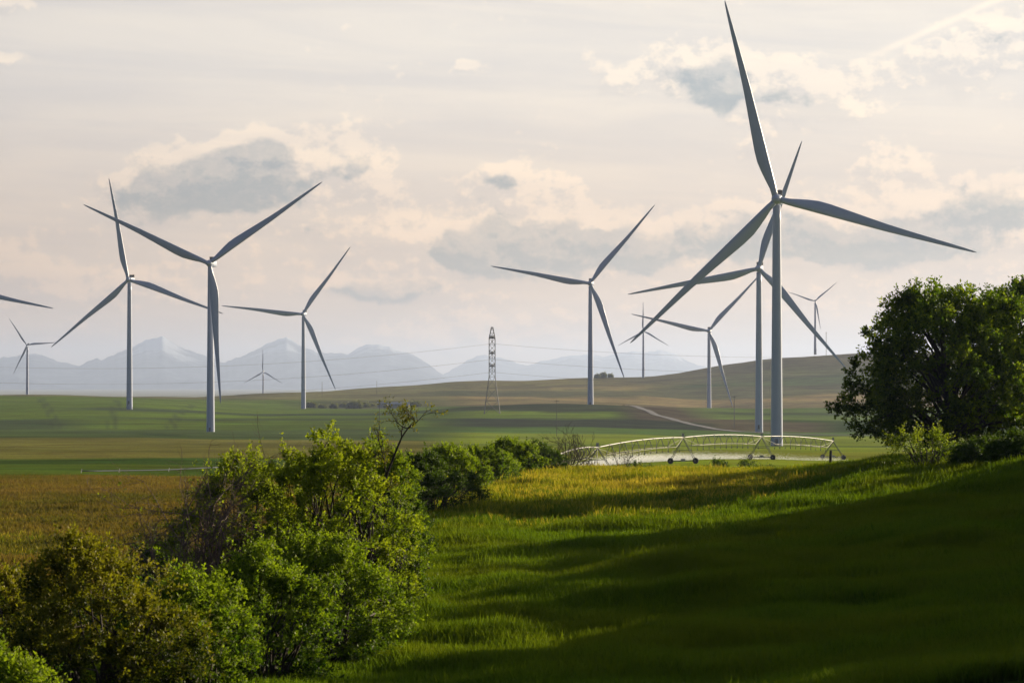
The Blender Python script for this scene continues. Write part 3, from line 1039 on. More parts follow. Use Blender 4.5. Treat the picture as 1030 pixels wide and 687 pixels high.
def add_stems(mb, rng, C, nst, H, r0, spread, twigs, trunk=None):
    """Stems from the foot (or limbs from a trunk) to the clumps."""
    K = len(C)
    if trunk is None:
        feet = [Vector((rng.normal(0, spread), rng.normal(0, spread), -0.25)) for _ in range(nst)]
        for i in range(K):
            if rng.uniform() > twigs:
                continue
            c = Vector(C[i])
            f = min(feet, key=lambda q: (q.xy - c.xy * 0.3).length)
            mid1 = f.lerp(c, 0.4) + Vector((0, 0, 0.16 * H)) + Vector(rng.normal(0, 0.07 * H, 3))
            mid2 = f.lerp(c, 0.75) + Vector((0, 0, 0.09 * H)) + Vector(rng.normal(0, 0.06 * H, 3))
            mb.tube([f, f.lerp(mid1, 0.5) + Vector(rng.normal(0, 0.02 * H, 3)), mid1, mid2, c], [r0, r0 * 0.85, r0 * 0.65, r0 * 0.42, r0 * 0.18], 5, cap=False)
    else:
        for i in range(K):
            if rng.uniform() > twigs:
                continue
            c = Vector(C[i])
            zt = min(max(c.z - 0.28 * H - abs(c.x) * 0.25, 0.12 * H), trunk[-1].z)
            k = min(range(len(trunk)), key=lambda q: abs(trunk[q].z - zt))
            f = trunk[k]
            mid = f.lerp(c, 0.5) + Vector((0, 0, 0.07 * H)) + Vector(rng.normal(0, 0.035 * H, 3))
            mb.tube([f, f.lerp(mid, 0.55), mid, mid.lerp(c, 0.6) + Vector(rng.normal(0, 0.02 * H, 3)), c], [r0 * 0.42, r0 * 0.34, r0 * 0.24, r0 * 0.14, r0 * 0.05], 5, cap=False)


def make_bush(name, label, cat, px, d, H, W, mat, seed, K=80, S=12, m=26, leaf=0.055, Ls=0.34, low=0.08, clump=0.30,
              twigs=0.6, tint=(0.25, 0.75), bark='bark', group=None, dz=0.0, depthk=0.9, loc=None, r0=0.035, up=0.35, flat=0.75):
    if d < 200 and K >= 45:
        K, W, m, leaf, S, clump, Ls, H = int(K * 2.1), W * 1.10, int(m * 1.15), leaf * 0.92, int(S * 0.8), clump * 0.5, Ls * 0.72, H * 0.92
        twigs *= 0.5
    rng = np.random.default_rng(seed)
    p = gpt(px, d, dz) if loc is None else Vector(loc)
    t = thing(name, label, cat, p, rng.uniform(-0.4, 0.4), group)
    C = crown_points(rng, K, H * 0.93, W / 2, W / 2 * depthk, low, seed * 1.7, flat)
    mb = MB()
    add_stems(mb, rng, C, 6, H, r0, W * 0.07, twigs)
    mb.build('stems', M[bark], t, True)
    orig = np.repeat(C, S, axis=0)
    ctr = np.array([0, 0, H * 0.35])
    dirs = unit(rng.normal(0, 1, orig.shape) * 0.75 + unit(orig - ctr) * 0.7 + np.array([0, 0, up]))
    csz = np.repeat(rng.uniform(0.6, 1.35, K), S)
    orig = orig + dirs * (rng.uniform(0, clump, len(orig)) * csz)[:, None]
    L = Ls * rng.uniform(0.6, 1.35, len(orig)) * csz * np.where(rng.uniform(0, 1, len(orig)) < 0.12, 1.8, 1.0)
    hh = orig[:, 2] / H
    tn = np.clip(tint[0] + 0.04 + (tint[1] - tint[0] + 0.18) * hh + np.repeat(rng.normal(0, 0.17, K), S) + rng.normal(0, 0.1, len(orig)), 0, 1)  # leaf tint lightens with height, painting sunlit tops into the colour
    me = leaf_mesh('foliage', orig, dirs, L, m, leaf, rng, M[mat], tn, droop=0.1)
    link('foliage', me, t)
    return t


def make_tree(name, label, px, d, H, W, seed, K=130, S=16, m=26, leaf=0.10, low=0.16, group=None, lean=0.0, loc=None, mat='leaftree'):
    rng = np.random.default_rng(seed)
    p = gpt(px, d, -0.1) if loc is None else Vector(loc)
    t = thing(name, label, 'tree', p, 0, group)
    C = crown_points(rng, K, H * 0.95, W / 2, W / 2 * 0.9, low, seed * 2.3, 0.42)
    tr = [Vector((lean * q * q + 0.12 * math.sin(5 * q), 0.1 * math.cos(4 * q), H * 0.82 * q - 0.4 * (q == 0))) for q in np.linspace(0, 1, 12)]
    mb = MB()
    mb.tube(tr, [H * (0.030 - 0.026 * q) for q in np.linspace(0, 1, 12)], 10)
    add_stems(mb, rng, C, 0, H, H * 0.03, 0, min(0.75, 60 / K), trunk=tr)
    mb.build('trunk', M['treebark'], t, True)
    orig = np.repeat(C, S, axis=0)
    ctr = np.array([0, 0, H * 0.4])
    dirs = unit(rng.normal(0, 1, orig.shape) * 0.8 + unit(orig - ctr) * 0.6 + np.array([0, 0, 0.15]))
    csz = np.repeat(rng.uniform(0.55, 1.4, K), S)
    orig = orig + dirs * (rng.uniform(0, 0.28, len(orig)) * csz)[:, None]
    L = 0.42 * rng.uniform(0.6, 1.4, len(orig)) * csz
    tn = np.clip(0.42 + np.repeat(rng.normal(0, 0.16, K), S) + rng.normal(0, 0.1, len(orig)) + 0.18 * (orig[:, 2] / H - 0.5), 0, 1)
    me = leaf_mesh('crown', orig, dirs, L, m, leaf, rng, M[mat], tn, droop=0.12, width=0.34)
    link('crown', me, t)
    return t


HG = 'shrubs of the hedge along the meadow'
# hedge from the near left corner out to the crest of the meadow
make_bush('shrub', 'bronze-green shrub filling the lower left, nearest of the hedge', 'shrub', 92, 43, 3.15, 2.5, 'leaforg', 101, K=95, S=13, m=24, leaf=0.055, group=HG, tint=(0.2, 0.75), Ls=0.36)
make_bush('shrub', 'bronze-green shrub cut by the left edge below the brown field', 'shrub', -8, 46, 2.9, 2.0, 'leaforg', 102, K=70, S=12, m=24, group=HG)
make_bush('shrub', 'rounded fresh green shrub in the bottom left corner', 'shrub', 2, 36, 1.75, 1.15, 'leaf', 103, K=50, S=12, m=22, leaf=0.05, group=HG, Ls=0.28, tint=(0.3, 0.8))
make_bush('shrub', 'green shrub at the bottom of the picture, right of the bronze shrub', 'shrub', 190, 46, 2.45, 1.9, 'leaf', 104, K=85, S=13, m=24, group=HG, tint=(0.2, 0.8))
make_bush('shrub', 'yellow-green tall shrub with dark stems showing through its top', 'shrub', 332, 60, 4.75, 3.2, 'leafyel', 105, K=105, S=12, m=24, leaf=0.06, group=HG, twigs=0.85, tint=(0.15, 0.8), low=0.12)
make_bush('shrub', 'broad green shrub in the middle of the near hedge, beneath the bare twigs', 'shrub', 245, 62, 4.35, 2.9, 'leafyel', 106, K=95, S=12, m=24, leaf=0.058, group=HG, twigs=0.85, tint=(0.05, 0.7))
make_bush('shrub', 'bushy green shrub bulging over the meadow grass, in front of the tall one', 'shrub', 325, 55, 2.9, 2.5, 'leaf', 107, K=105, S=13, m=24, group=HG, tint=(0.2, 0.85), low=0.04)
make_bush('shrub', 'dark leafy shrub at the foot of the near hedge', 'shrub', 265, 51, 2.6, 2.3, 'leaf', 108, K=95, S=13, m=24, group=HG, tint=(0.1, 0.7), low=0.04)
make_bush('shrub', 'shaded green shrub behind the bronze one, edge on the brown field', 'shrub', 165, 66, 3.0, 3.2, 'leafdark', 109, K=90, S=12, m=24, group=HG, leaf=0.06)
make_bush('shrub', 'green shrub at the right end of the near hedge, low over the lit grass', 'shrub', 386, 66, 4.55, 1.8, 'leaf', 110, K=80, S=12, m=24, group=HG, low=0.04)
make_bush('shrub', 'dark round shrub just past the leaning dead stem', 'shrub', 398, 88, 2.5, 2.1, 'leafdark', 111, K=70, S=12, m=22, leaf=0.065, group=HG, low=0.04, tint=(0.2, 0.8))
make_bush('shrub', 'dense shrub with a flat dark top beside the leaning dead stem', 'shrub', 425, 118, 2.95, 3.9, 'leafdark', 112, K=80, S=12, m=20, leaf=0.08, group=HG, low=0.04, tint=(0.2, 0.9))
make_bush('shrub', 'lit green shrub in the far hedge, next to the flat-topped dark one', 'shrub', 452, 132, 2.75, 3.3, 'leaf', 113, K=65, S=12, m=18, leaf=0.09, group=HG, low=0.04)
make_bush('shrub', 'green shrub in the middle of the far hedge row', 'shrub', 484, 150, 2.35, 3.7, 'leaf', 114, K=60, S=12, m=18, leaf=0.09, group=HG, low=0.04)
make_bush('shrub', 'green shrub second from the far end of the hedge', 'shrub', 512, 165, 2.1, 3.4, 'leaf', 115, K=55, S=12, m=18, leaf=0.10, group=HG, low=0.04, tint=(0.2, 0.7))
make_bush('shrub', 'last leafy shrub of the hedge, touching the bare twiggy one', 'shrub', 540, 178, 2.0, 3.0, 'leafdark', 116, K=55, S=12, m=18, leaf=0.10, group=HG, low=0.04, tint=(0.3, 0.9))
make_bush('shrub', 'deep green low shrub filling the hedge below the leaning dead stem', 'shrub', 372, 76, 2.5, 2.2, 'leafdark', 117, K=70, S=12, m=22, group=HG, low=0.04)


def bare_shrub(label, px, d, H, W, seed, n=16, lean=0.0, r0=0.022, leaves=0, mat='palebark', leafm='leafyel', group=None, dz=0.0, leaf=0.05):
    rng = np.random.default_rng(seed)
    t = thing('bare_shrub', label, 'shrub', gpt(px, d, dz), 0, group)
    mb = MB()
    tips, tdir = [], []

    def grow(p, v, L, r, lev):
        pts, rad = [p], [r]
        k = 5
        for i in range(k):
            v = (v + Vector(rng.normal(0, 0.16, 3)) + Vector((0, 0, 0.05))).normalized()
            p = p + v * (L / k)
            pts.append(p)
            rad.append(r * (1 - 0.6 * (i + 1) / k))
            if lev < 3 and i >= 1:
                for _ in range(1 if rng.uniform() < 0.75 else 2):
                    u = (v * 0.7 + Vector(rng.normal(0, 0.62, 3))).normalized()
                    grow(p, u, L * rng.uniform(0.3, 0.55), r * 0.5, lev + 1)
            if lev >= 1:
                tips.append(p.copy())
                tdir.append(v.copy())
        mb.tube(pts, rad, 5 if lev < 2 else 4, cap=False)

    for i in range(n):
        a = rng.uniform(0, 2 * math.pi)
        v = Vector((math.cos(a) * W / H * rng.uniform(0.1, 0.75) + lean, math.sin(a) * W / H * 0.6, 1)).normalized()
        grow(Vector((rng.normal(0, 0.06 * W), rng.normal(0, 0.06 * W), -0.15)), v, H * rng.uniform(0.75, 1.05) / max(v.z, 0.5), r0, 0)
    mb.build('stems', M[mat], t, True)
    if leaves:
        sel = rng.choice(len(tips), min(leaves, len(tips)), replace=False)
        orig = np.array([tips[i][:] for i in sel])
        dirs = unit(np.array([tdir[i][:] for i in sel]) + rng.normal(0, 0.3, (len(sel), 3)))
        me = leaf_mesh('foliage', orig, dirs, np.full(len(sel), 0.16), 7, leaf, rng, M[leafm], np.full(len(sel), 0.7))
        link('foliage', me, t)
    return t


bare_shrub('bare reddish twiggy shrub poking out of the hedge above the brown field', 198, 59, 3.2, 1.7, 201, n=17, lean=-0.06, r0=0.026, leaves=260)


def leaning_stem():
    rng = np.random.default_rng(202)
    d = 60.0
    foot = gpt(362, d, -0.1)
    t = thing('bare_shrub', 'half-dead shrub with one long stem leaning right above the hedge', 'shrub', foot)
    main = [Vector((0, 0, 0))] + [at(a, b, d + o) - foot for a, b, o in ((364, 570, 0), (371, 530, 0.1), (380, 502, 0.15), (388, 480, 0.1), (397, 457, 0), (404, 440, -0.1), (410, 431, -0.1), (417, 423, -0.15))]
    mb = MB()
    mb.tube(main, [0.05, 0.048, 0.042, 0.037, 0.032, 0.027, 0.02, 0.013, 0.006], 6, cap=False)
    tips, td = [], []

    def twig(p, v, L, r, lev):
        pts = [p]
        for k in range(4):
            v = (v + Vector(rng.normal(0, 0.2, 3))).normalized()
            p = p + v * L / 4
            pts.append(p)
            if lev < 2 and rng.uniform() < 0.8:
                twig(p, (v + Vector(rng.normal(0, 0.6, 3))).normalized(), L * 0.5, r * 0.6, lev + 1)
            tips.append(p)
            td.append(v)
        mb.tube(pts, [r, r * 0.8, r * 0.6, r * 0.45, r * 0.3], 4, cap=False)
    for k in range(3, 9):
        for _ in range(2 if k > 5 else 1):
            twig(main[k], Vector((rng.normal(-0.05, 0.45), rng.normal(0, 0.4), 0.8)).normalized(), 0.55 if k < 8 else 0.3, 0.014, 0)
    twig(main[4], Vector((-0.25, 0, 1)).normalized(), 1.1, 0.02, 0)
    mb.build('stems', M['bark'], t, True)
    o = np.array([p[:] for p in tips])
    me = leaf_mesh('foliage', o, unit(np.array([v[:] for v in td])), np.full(len(o), 0.10), 2, 0.045, rng, M['leaforg'], np.full(len(o), 0.8))
    link('foliage', me, t)


leaning_stem()
bare_shrub('dark leafless shrub at the far end of the hedge before the irrigator', 572, 182, 2.0, 2.6, 203, n=12, r0=0.035, mat='bark')
bare_shrub('small leafless sapling in front of the water mist', 625, 205, 1.6, 1.5, 204, n=5, r0=0.03, mat='bark', dz=0)

# right side: trees on the knoll with shrubs at their feet
make_tree('broadleaf_tree', 'large dark broadleaf tree on the knoll, spreading toward the turbines', 951, 132, 8.0, 8.4, 301, K=600, S=9, m=18, leaf=0.12)
make_tree('broadleaf_tree', 'dark broadleaf tree cut by the right edge behind the low shrubs', 1046, 138, 8.1, 8.6, 302, K=520, S=9, m=18, leaf=0.12)
make_bush('shrub', 'pale yellow-green young shrub in front of the large tree', 'shrub', 934, 120, 1.75, 2.4, 'leafyel', 303, K=38, S=9, m=16, leaf=0.07, low=0.15, tint=(0.2, 0.6), twigs=0.9, clump=0.25, Ls=0.4)
make_bush('shrub', 'rounded dark shrub under the tree, left one of the pair', 'shrub', 987, 118, 1.15, 2.2, 'leafdark', 304, K=55, S=12, m=20, leaf=0.08, low=0.03, tint=(0.3, 0.9))
make_bush('shrub', 'rounded dark shrub under the tree, right one at the picture edge', 'shrub', 1024, 114, 1.3, 2.2, 'leafdark', 305, K=60, S=12, m=20, leaf=0.08, low=0.03, tint=(0.3, 0.9))
for i, (px_, d_, w_) in enumerate(((722, 215, 1.6), (752, 218, 2.0), (773, 222, 2.0), (640, 225, 2.5))):
    make_bush('weed_clump', ('low dark weed clump at the crest under the big turbine tower', 'low dark weed clump left of the tower foot in the crest grass', 'small dark weed tuft by the fence post side of the crest', 'flat dark weed patch below the water mist')[i], 'weeds',
              px_, d_, 0.75, w_, 'leafdark', 320 + i, K=16, S=8, m=12, leaf=0.10, low=0.02, clump=0.2, twigs=0.2, dz=0.15, group='weed clumps on the crest')

# trees outside the frame, whose shade falls over the meadow
SH = [(a, b, c * 0.93, e) for a, b, c, e in [(30, 56, 6.3, 9.5), (30, 64, 6.6, 10.0), (30, 72, 6.9, 10.0), (31, 80, 7.2, 10.5), (30, 88, 7.2, 10.0), (31, 96, 7.3, 10.0), (30, 104, 7.1, 10.0), (32, 112, 7.3, 10.0), (38, 60, 9.0, 10.0), (40, 72, 9.6, 10.0), (40, 84, 9.8, 10.5), (39, 95, 9.6, 10.0), (41, 106, 9.8, 10.5), (37, 118, 8.6, 9.0), (23, 55, 5.4, 8.0), (22, 65, 6.0, 8.0), (24, 73, 6.4, 8.0), (33, 150, 7.4, 9.0), (36, 163, 8.0, 8.5), (39, 176, 9.0, 9.0)]]
first = None
for i, (x, y, H, W) in enumerate(SH):
    if first is None:
        first = make_tree('broadleaf_tree', 'leafy tree beyond the right edge shading the meadow', 0, 0, 9.5, 9.0, 330, K=230, S=14, m=20, leaf=0.16, low=0.06, loc=(x, y, gz(x, y)), group='shade trees beyond the right edge')
        o = first
    else:
        o = copy_tree(first)
        o.location = (x, y, gz(x, y) - 0.1)
        o.rotation_euler = (0, 0, i * 1.3)
    o.scale = (W / 9.0, W / 9.0, H / 9.5)

# far shrubs and little trees
FAR0 = [(313, 2760, 5, 8), (324, 2750, 6, 9), (336, 2740, 8, 10), (345, 2760, 7, 8), (357, 2730, 11, 16), (367, 2760, 8, 12), (392, 2750, 8, 12), (410, 2760, 7, 11), (418, 2740, 9, 12), (372, 2800, 6, 14),
       (601, 3905, 7, 12), (607, 3915, 9, 14), (614, 3910, 7, 13)]
FAR = [(a, b, c * (0.6 if a < 500 else 0.75), e * (0.8 if a < 500 else 0.6)) for a, b, c, e in FAR0]
first = None
for i, (px_, d_, H, W) in enumerate(FAR):
    hill = i >= 10
    if first is None:
        first = make_bush('far_tree', 'x', 'tree', px_, d_, H, W, 'leaffar', 400, K=26, S=9, m=14, leaf=1.1, Ls=1.6, low=0.05, clump=1.2, twigs=0.3, r0=0.15, loc=gpt(px_, d_))
        o = first
    else:
        o = copy_tree(first)
        o.location = gpt(px_, d_, -0.3)
        o.rotation_euler = (0, 0, i * 0.9)
        o.scale = (W / 8.0, W / 8.0, H / 5.0)
    if hill:
        tag(o, 'tiny dark tree in the clump on the distant hill crest', 'tree', 'trees of the clump on the hill crest')
    else:
        tag(o, 'small hazy tree in the belt around the far farm sheds', 'tree', 'trees of the belt round the farm sheds')

# ------------------------------------------------------------------ grass
def tuft(name, rng, n, H, spread, w, mat, seed_head=False):
    V, q, al = [], [], []
    for i in range(n):
        a = rng.uniform(0, 2 * math.pi)
        b = np.array([rng.normal(0, spread), rng.normal(0, spread), -0.03])
        h = H * rng.uniform(0.6, 1.15)
        ln = rng.uniform(0.1, 0.55) * h
        e = np.array([math.cos(a), math.sin(a), 0])
        s = np.array([-math.sin(a), math.cos(a), 0]) * w
        k0 = len(V)
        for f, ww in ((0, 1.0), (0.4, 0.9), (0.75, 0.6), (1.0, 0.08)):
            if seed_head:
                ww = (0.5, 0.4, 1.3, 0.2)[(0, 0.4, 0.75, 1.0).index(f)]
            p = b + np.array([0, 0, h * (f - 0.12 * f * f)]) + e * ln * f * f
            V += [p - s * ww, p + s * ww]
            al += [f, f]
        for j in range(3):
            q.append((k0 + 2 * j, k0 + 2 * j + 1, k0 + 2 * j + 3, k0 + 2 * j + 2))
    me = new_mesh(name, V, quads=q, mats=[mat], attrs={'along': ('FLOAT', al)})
    return bpy.data.objects.new(name, me)


rgt = np.random.default_rng(77)
src = bpy.data.collections.new('grass_tuft_sources')
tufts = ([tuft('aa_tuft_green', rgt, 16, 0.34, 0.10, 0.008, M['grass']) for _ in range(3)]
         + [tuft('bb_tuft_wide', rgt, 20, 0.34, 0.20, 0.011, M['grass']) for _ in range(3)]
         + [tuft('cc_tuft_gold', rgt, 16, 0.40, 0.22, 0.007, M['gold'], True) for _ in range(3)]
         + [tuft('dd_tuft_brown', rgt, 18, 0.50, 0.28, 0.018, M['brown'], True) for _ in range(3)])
for i, o in enumerate(tufts):
    o.name = 't%02d_tuft' % i
    src.objects.link(o)


def scatter(name, label, x, y, idx, scl, rng):
    z = ground(x, y)
    n = len(x)
    V = np.stack([x, y, z], -1)
    rot = np.stack([rng.normal(0, 0.10, n), rng.normal(0, 0.10, n), rng.uniform(0, 6.28, n)], -1)
    me = new_mesh(name, V, quads=np.zeros((0, 3), int), attrs={'idx': ('INT', idx), 'scl': ('FLOAT', scl), 'rot': ('FLOAT_VECTOR', rot)}) if False else bpy.data.meshes.new(name)
    me.vertices.add(n)
    me.vertices.foreach_set('co', V.astype(np.float32).ravel())
    for a, t, d_, f in (('idx', 'INT', idx, 'value'), ('scl', 'FLOAT', scl, 'value'), ('rot', 'FLOAT_VECTOR', rot, 'vector')):
        att = me.attributes.new(a, t, 'POINT')
        att.data.foreach_set(f, np.asarray(d_, dtype=np.int32 if t == 'INT' else np.float32).ravel())
    me.update()
    o = link(name, me)
    tag(o, label, 'grass', kind='stuff')
    ng = bpy.data.node_groups.new(name, 'GeometryNodeTree')
    ng.interface.new_socket('Geometry', in_out='INPUT', socket_type='NodeSocketGeometry')
    ng.interface.new_socket('Geometry', in_out='OUTPUT', socket_type='NodeSocketGeometry')
    gi, go = ng.nodes.new('NodeGroupInput'), ng.nodes.new('NodeGroupOutput')
    ci = ng.nodes.new('GeometryNodeCollectionInfo')
    ci.inputs['Collection'].default_value = src
    ci.inputs['Separate Children'].default_value = True
    ci.inputs['Reset Children'].default_value = True
    ip = ng.nodes.new('GeometryNodeInstanceOnPoints')
    ip.inputs['Pick Instance'].default_value = True

    def named(nm, typ):
        k = ng.nodes.new('GeometryNodeInputNamedAttribute')
        k.data_type = typ
        k.inputs['Name'].default_value = nm
        return [s for s in k.outputs if s.enabled][0]
    ng.links.new(gi.outputs[0], ip.inputs['Points'])
    ng.links.new(ci.outputs[0], ip.inputs['Instance'])
    ng.links.new(named('idx', 'INT'), ip.inputs['Instance Index'])
    ng.links.new(named('rot', 'FLOAT_VECTOR'), ip.inputs['Rotation'])
    ng.links.new(named('scl', 'FLOAT'), ip.inputs['Scale'])
    ng.links.new(ip.outputs[0], go.inputs[0])
    md = o.modifiers.new('grass', 'NODES')
    md.node_group = ng
    return o


def sample(rng, n, d0, d1, p0, p1, power=1.0):
    """Points in a wedge of the meadow, denser toward the viewer for power > 1."""
    u = rng.uniform(0, 1, n)
    e = 2 - power
    d = (d0 ** e + (d1 ** e - d0 ** e) * u) ** (1 / e)
    px = rng.uniform(p0, p1, n)
    return d * (px - CX) / F, d, px


rg = np.random.default_rng(55)
x1, y1, p1 = sample(rg, 150000, 42, 100, 20, 1180, 1.0)
x2, y2, p2 = sample(rg, 105000, 95, 235, 330, 1160, 0.6)
x, y, p = np.concatenate([x1, x2]), np.concatenate([y1, y2]), np.concatenate([p1, p2])
gold = np.clip((y - 95) / 30, 0, 1) * waves(x, y, 8, 40, 24, 91) * 0.2 + np.clip((y - 95) / 50, 0, 1) * np.clip((p - 380) / 80, 0, 1) * np.clip((860 - p) / 160, 0.1, 1) * (0.70 + 0.25 * waves(x, y, 6, 25, 24, 95))
isg = rg.uniform(0, 1, len(x)) < np.clip(gold - 0.1, 0.0, 0.75)
idx = np.where(isg, rg.integers(6, 9, len(x)), np.where(y < 80, rg.integers(0, 3, len(x)), rg.integers(3, 6, len(x))))
scl = rg.uniform(0.65, 1.3, len(x)) * (1 + 0.30 * waves(x, y, 2, 8, 24, 92)) * np.where(y > 110, 1.1, 1.0)
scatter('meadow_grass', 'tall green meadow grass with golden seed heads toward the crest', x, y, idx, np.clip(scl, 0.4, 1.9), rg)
x, y, p = sample(rg, 60000, 95, 345, -60, 470, 0.4)
keep = (p < 440 - np.clip((150 - y) * 3, 0, 400))
x, y, p = x[keep], y[keep], p[keep]
grn = waves(x, y, 15, 60, 20, 93) + rg.normal(0, 0.6, len(x)) > 0.35
idx = np.where(grn, np.where(rg.uniform(0, 1, len(x)) < 0.5, rg.integers(3, 6, len(x)), rg.integers(6, 9, len(x))), rg.integers(9, 12, len(x)))
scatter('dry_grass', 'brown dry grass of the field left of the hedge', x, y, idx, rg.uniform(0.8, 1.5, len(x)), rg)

# ------------------------------------------------------------------ air
hz = MB()
hz.box((0, 0, (600 - 80) / 2), (49500, 49500, (600 + 80) / 2))
hm = bpy.data.materials.new('haze_air')
nt, out = nodes_of(hm)
pv = N(nt, 'ShaderNodeVolumePrincipled')
pv.inputs['Color'].default_value = (0.61, 0.73, 1.0, 1)
pv.inputs['Density'].default_value = 0.000042
pv.inputs['Anisotropy'].default_value = 0.4
nt.links.new(pv.outputs[0], out.inputs['Volume'])
try:
    hm.volume_intersection_method = 'FAST'
except Exception:
    pass
hz = hz.build('haze', hm)
tag(hz, 'thin evening haze over the plain', kind='stuff')

# ------------------------------------------------------------------ sky
w = bpy.data.worlds.new('World')
sc.world = w
w.use_nodes = True
try:
    w.cycles.sampling_method = 'MANUAL'
    w.cycles.sample_map_resolution = 512
except Exception:
    pass
nt = w.node_tree
nt.nodes.clear()
out = nt.nodes.new('ShaderNodeOutputWorld')
bg = nt.nodes.new('ShaderNodeBackground')
bg.inputs['Strength'].default_value = 0.055
sky = nt.nodes.new('ShaderNodeTexSky')
sky.sky_type = 'NISHITA'
sky.sun_disc = False
sky.sun_elevation = R_(SUN_EL)
sky.sun_rotation = R_(SUN_AZ)
sky.altitude = 1100
sky.dust_density = 0.7
sky.ozone_density = 3.0
tc = nt.nodes.new('ShaderNodeTexCoord')
nrm = nt.nodes.new('ShaderNodeVectorMath')
nrm.operation = 'NORMALIZE'
nt.links.new(tc.outputs['Generated'], nrm.inputs[0])
sx = nt.nodes.new('ShaderNodeSeparateXYZ')
nt.links.new(nrm.outputs[0], sx.inputs[0])
AZ = mth(nt, 'MULTIPLY', mth(nt, 'ARCTAN2', sx.outputs['X'], sx.outputs['Y']), F / 100)      # hundreds of photo pixels
EL = mth(nt, 'MULTIPLY', mth(nt, 'ARCSINE', sx.outputs['Z']), F / 100)


def comb(a, e, z=0.0):
    c = nt.nodes.new('ShaderNodeCombineXYZ')
    for i, v in enumerate((a, e, z)):
        if isinstance(v, bpy.types.NodeSocket):
            nt.links.new(v, c.inputs[i])
        else:
            c.inputs[i].default_value = v
    return c.outputs[0]


# warp the direction a little so cloud outlines billow
wn = nt.nodes.new('ShaderNodeTexNoise')
wn.inputs['Scale'].default_value = 1.3
wn.inputs['Detail'].default_value = 3
nt.links.new(comb(AZ, EL), wn.inputs['Vector'])
ws = nt.nodes.new('ShaderNodeSeparateColor')
nt.links.new(wn.outputs['Color'], ws.inputs[0])
AW = mth(nt, 'ADD', AZ, mth(nt, 'MULTIPLY', mth(nt, 'SUBTRACT', ws.outputs[0], 0.5), 0.9))
EW = mth(nt, 'ADD', EL, mth(nt, 'MULTIPLY', mth(nt, 'SUBTRACT', ws.outputs[1], 0.5), 0.55))

BLOBS = [  # photo px, py, half width, half height, weight of the cumulus heads
    (200, 182, 85, 30, 1.0), (258, 162, 55, 24, 0.8), (360, 165, 45, 40, 0.8), (330, 215, 100, 40, 0.5), (150, 200, 45, 22, 0.6),
    (500, 185, 34, 24, 0.8), (540, 205, 50, 40, 0.55), (475, 250, 42, 24, 0.85), (560, 245, 75, 30, 0.85), (640, 240, 60, 25, 0.7), (540, 275, 120, 18, 0.5),
    (712, 72, 38, 26, 1.0), (790, 90, 66, 34, 0.8), (625, 75, 38, 18, 0.62), (760, 140, 30, 14, 0.4), (850, 105, 40, 22, 0.45),
    (850, 240, 90, 28, 0.8), (920, 220, 70, 28, 0.75), (1010, 195, 45, 22, 0.85), (985, 245, 80, 22, 0.6), (760, 240, 70, 26, 0.6),
    (380, 295, 60, 9, 0.8), (450, 340, 130, 22, 0.4), (20, 280, 45, 28, 0.6), (10, 14, 26, 12, 0.7), (14, 66, 26, 9, 0.6),
    (950, 70, 50, 26, 0.65), (1005, 45, 50, 34, 0.65), (895, 170, 32, 16, 0.45), (390, 240, 60, 28, 0.45), (90, 290, 70, 20, 0.4), (470, 70, 20, 8, 0.35),
]
CORES = [  # where the clouds are deep enough to turn grey
    (185, 188, 85, 30, 1.0), (250, 172, 55, 24, 0.9), (350, 160, 24, 14, 0.6), (712, 76, 40, 30, 1.15), (790, 108, 34, 14, 0.5),
    (475, 252, 48, 24, 0.95), (560, 250, 85, 26, 0.9), (500, 188, 22, 14, 0.7), (645, 248, 65, 22, 0.8), (850, 246, 100, 24, 0.9), (945, 232, 65, 22, 0.8),
    (1010, 200, 45, 20, 1.0), (380, 296, 60, 9, 0.9), (760, 236, 60, 22, 0.8), (450, 350, 120, 14, 0.35), (330, 232, 60, 12, 0.35), (1000, 45, 24, 14, 0.35),
]


def blob_sum(a, e, lst, k=-0.9):
    tot = None
    for bx, by, rx, ry, wt in lst:
        u = mth(nt, 'MULTIPLY', mth(nt, 'SUBTRACT', a, (bx - CX) / 100), 100.0 / rx)
        v = mth(nt, 'MULTIPLY', mth(nt, 'SUBTRACT', e, (HY - by) / 100), 100.0 / ry)
        r2 = mth(nt, 'ADD', mth(nt, 'MULTIPLY', u, u), mth(nt, 'MULTIPLY', v, v))
        g = mth(nt, 'MULTIPLY', mth(nt, 'EXPONENT', mth(nt, 'MULTIPLY', r2, k)), wt)
        tot = g if tot is None else mth(nt, 'ADD', tot, g)
    return tot


def cloud_density(dA, dE):
    a = mth(nt, 'ADD', AW, dA)
    e = mth(nt, 'ADD', EW, dE)
    tot = blob_sum(a, e, BLOBS)
    n = noise(nt, comb(mth(nt, 'ADD', AZ, dA), mth(nt, 'MULTIPLY', mth(nt, 'ADD', EL, dE), 1.35)), 3.2, 10.0, 0.65, 0.0)
    n2 = noise(nt, comb(mth(nt, 'MULTIPLY', a, 0.6), mth(nt, 'MULTIPLY', e, 1.3), 3.7), 1.0, 4.0, 0.55)
    d = mth(nt, 'ADD', mth(nt, 'MULTIPLY', tot, 0.74), mth(nt, 'MULTIPLY', mth(nt, 'SUBTRACT', n, 0.5), 1.0))
    lowb = mth(nt, 'MULTIPLY', mth(nt, 'SUBTRACT', e, 0.9), 1.6)
    d = mth(nt, 'ADD', d, mth(nt, 'MULTIPLY', mth(nt, 'EXPONENT', mth(nt, 'MULTIPLY', mth(nt, 'MULTIPLY', lowb, lowb), -1.0)), 0.12))
    return mth(nt, 'ADD', d, mth(nt, 'MULTIPLY', mth(nt, 'SUBTRACT', n2, 0.5), 0.55))


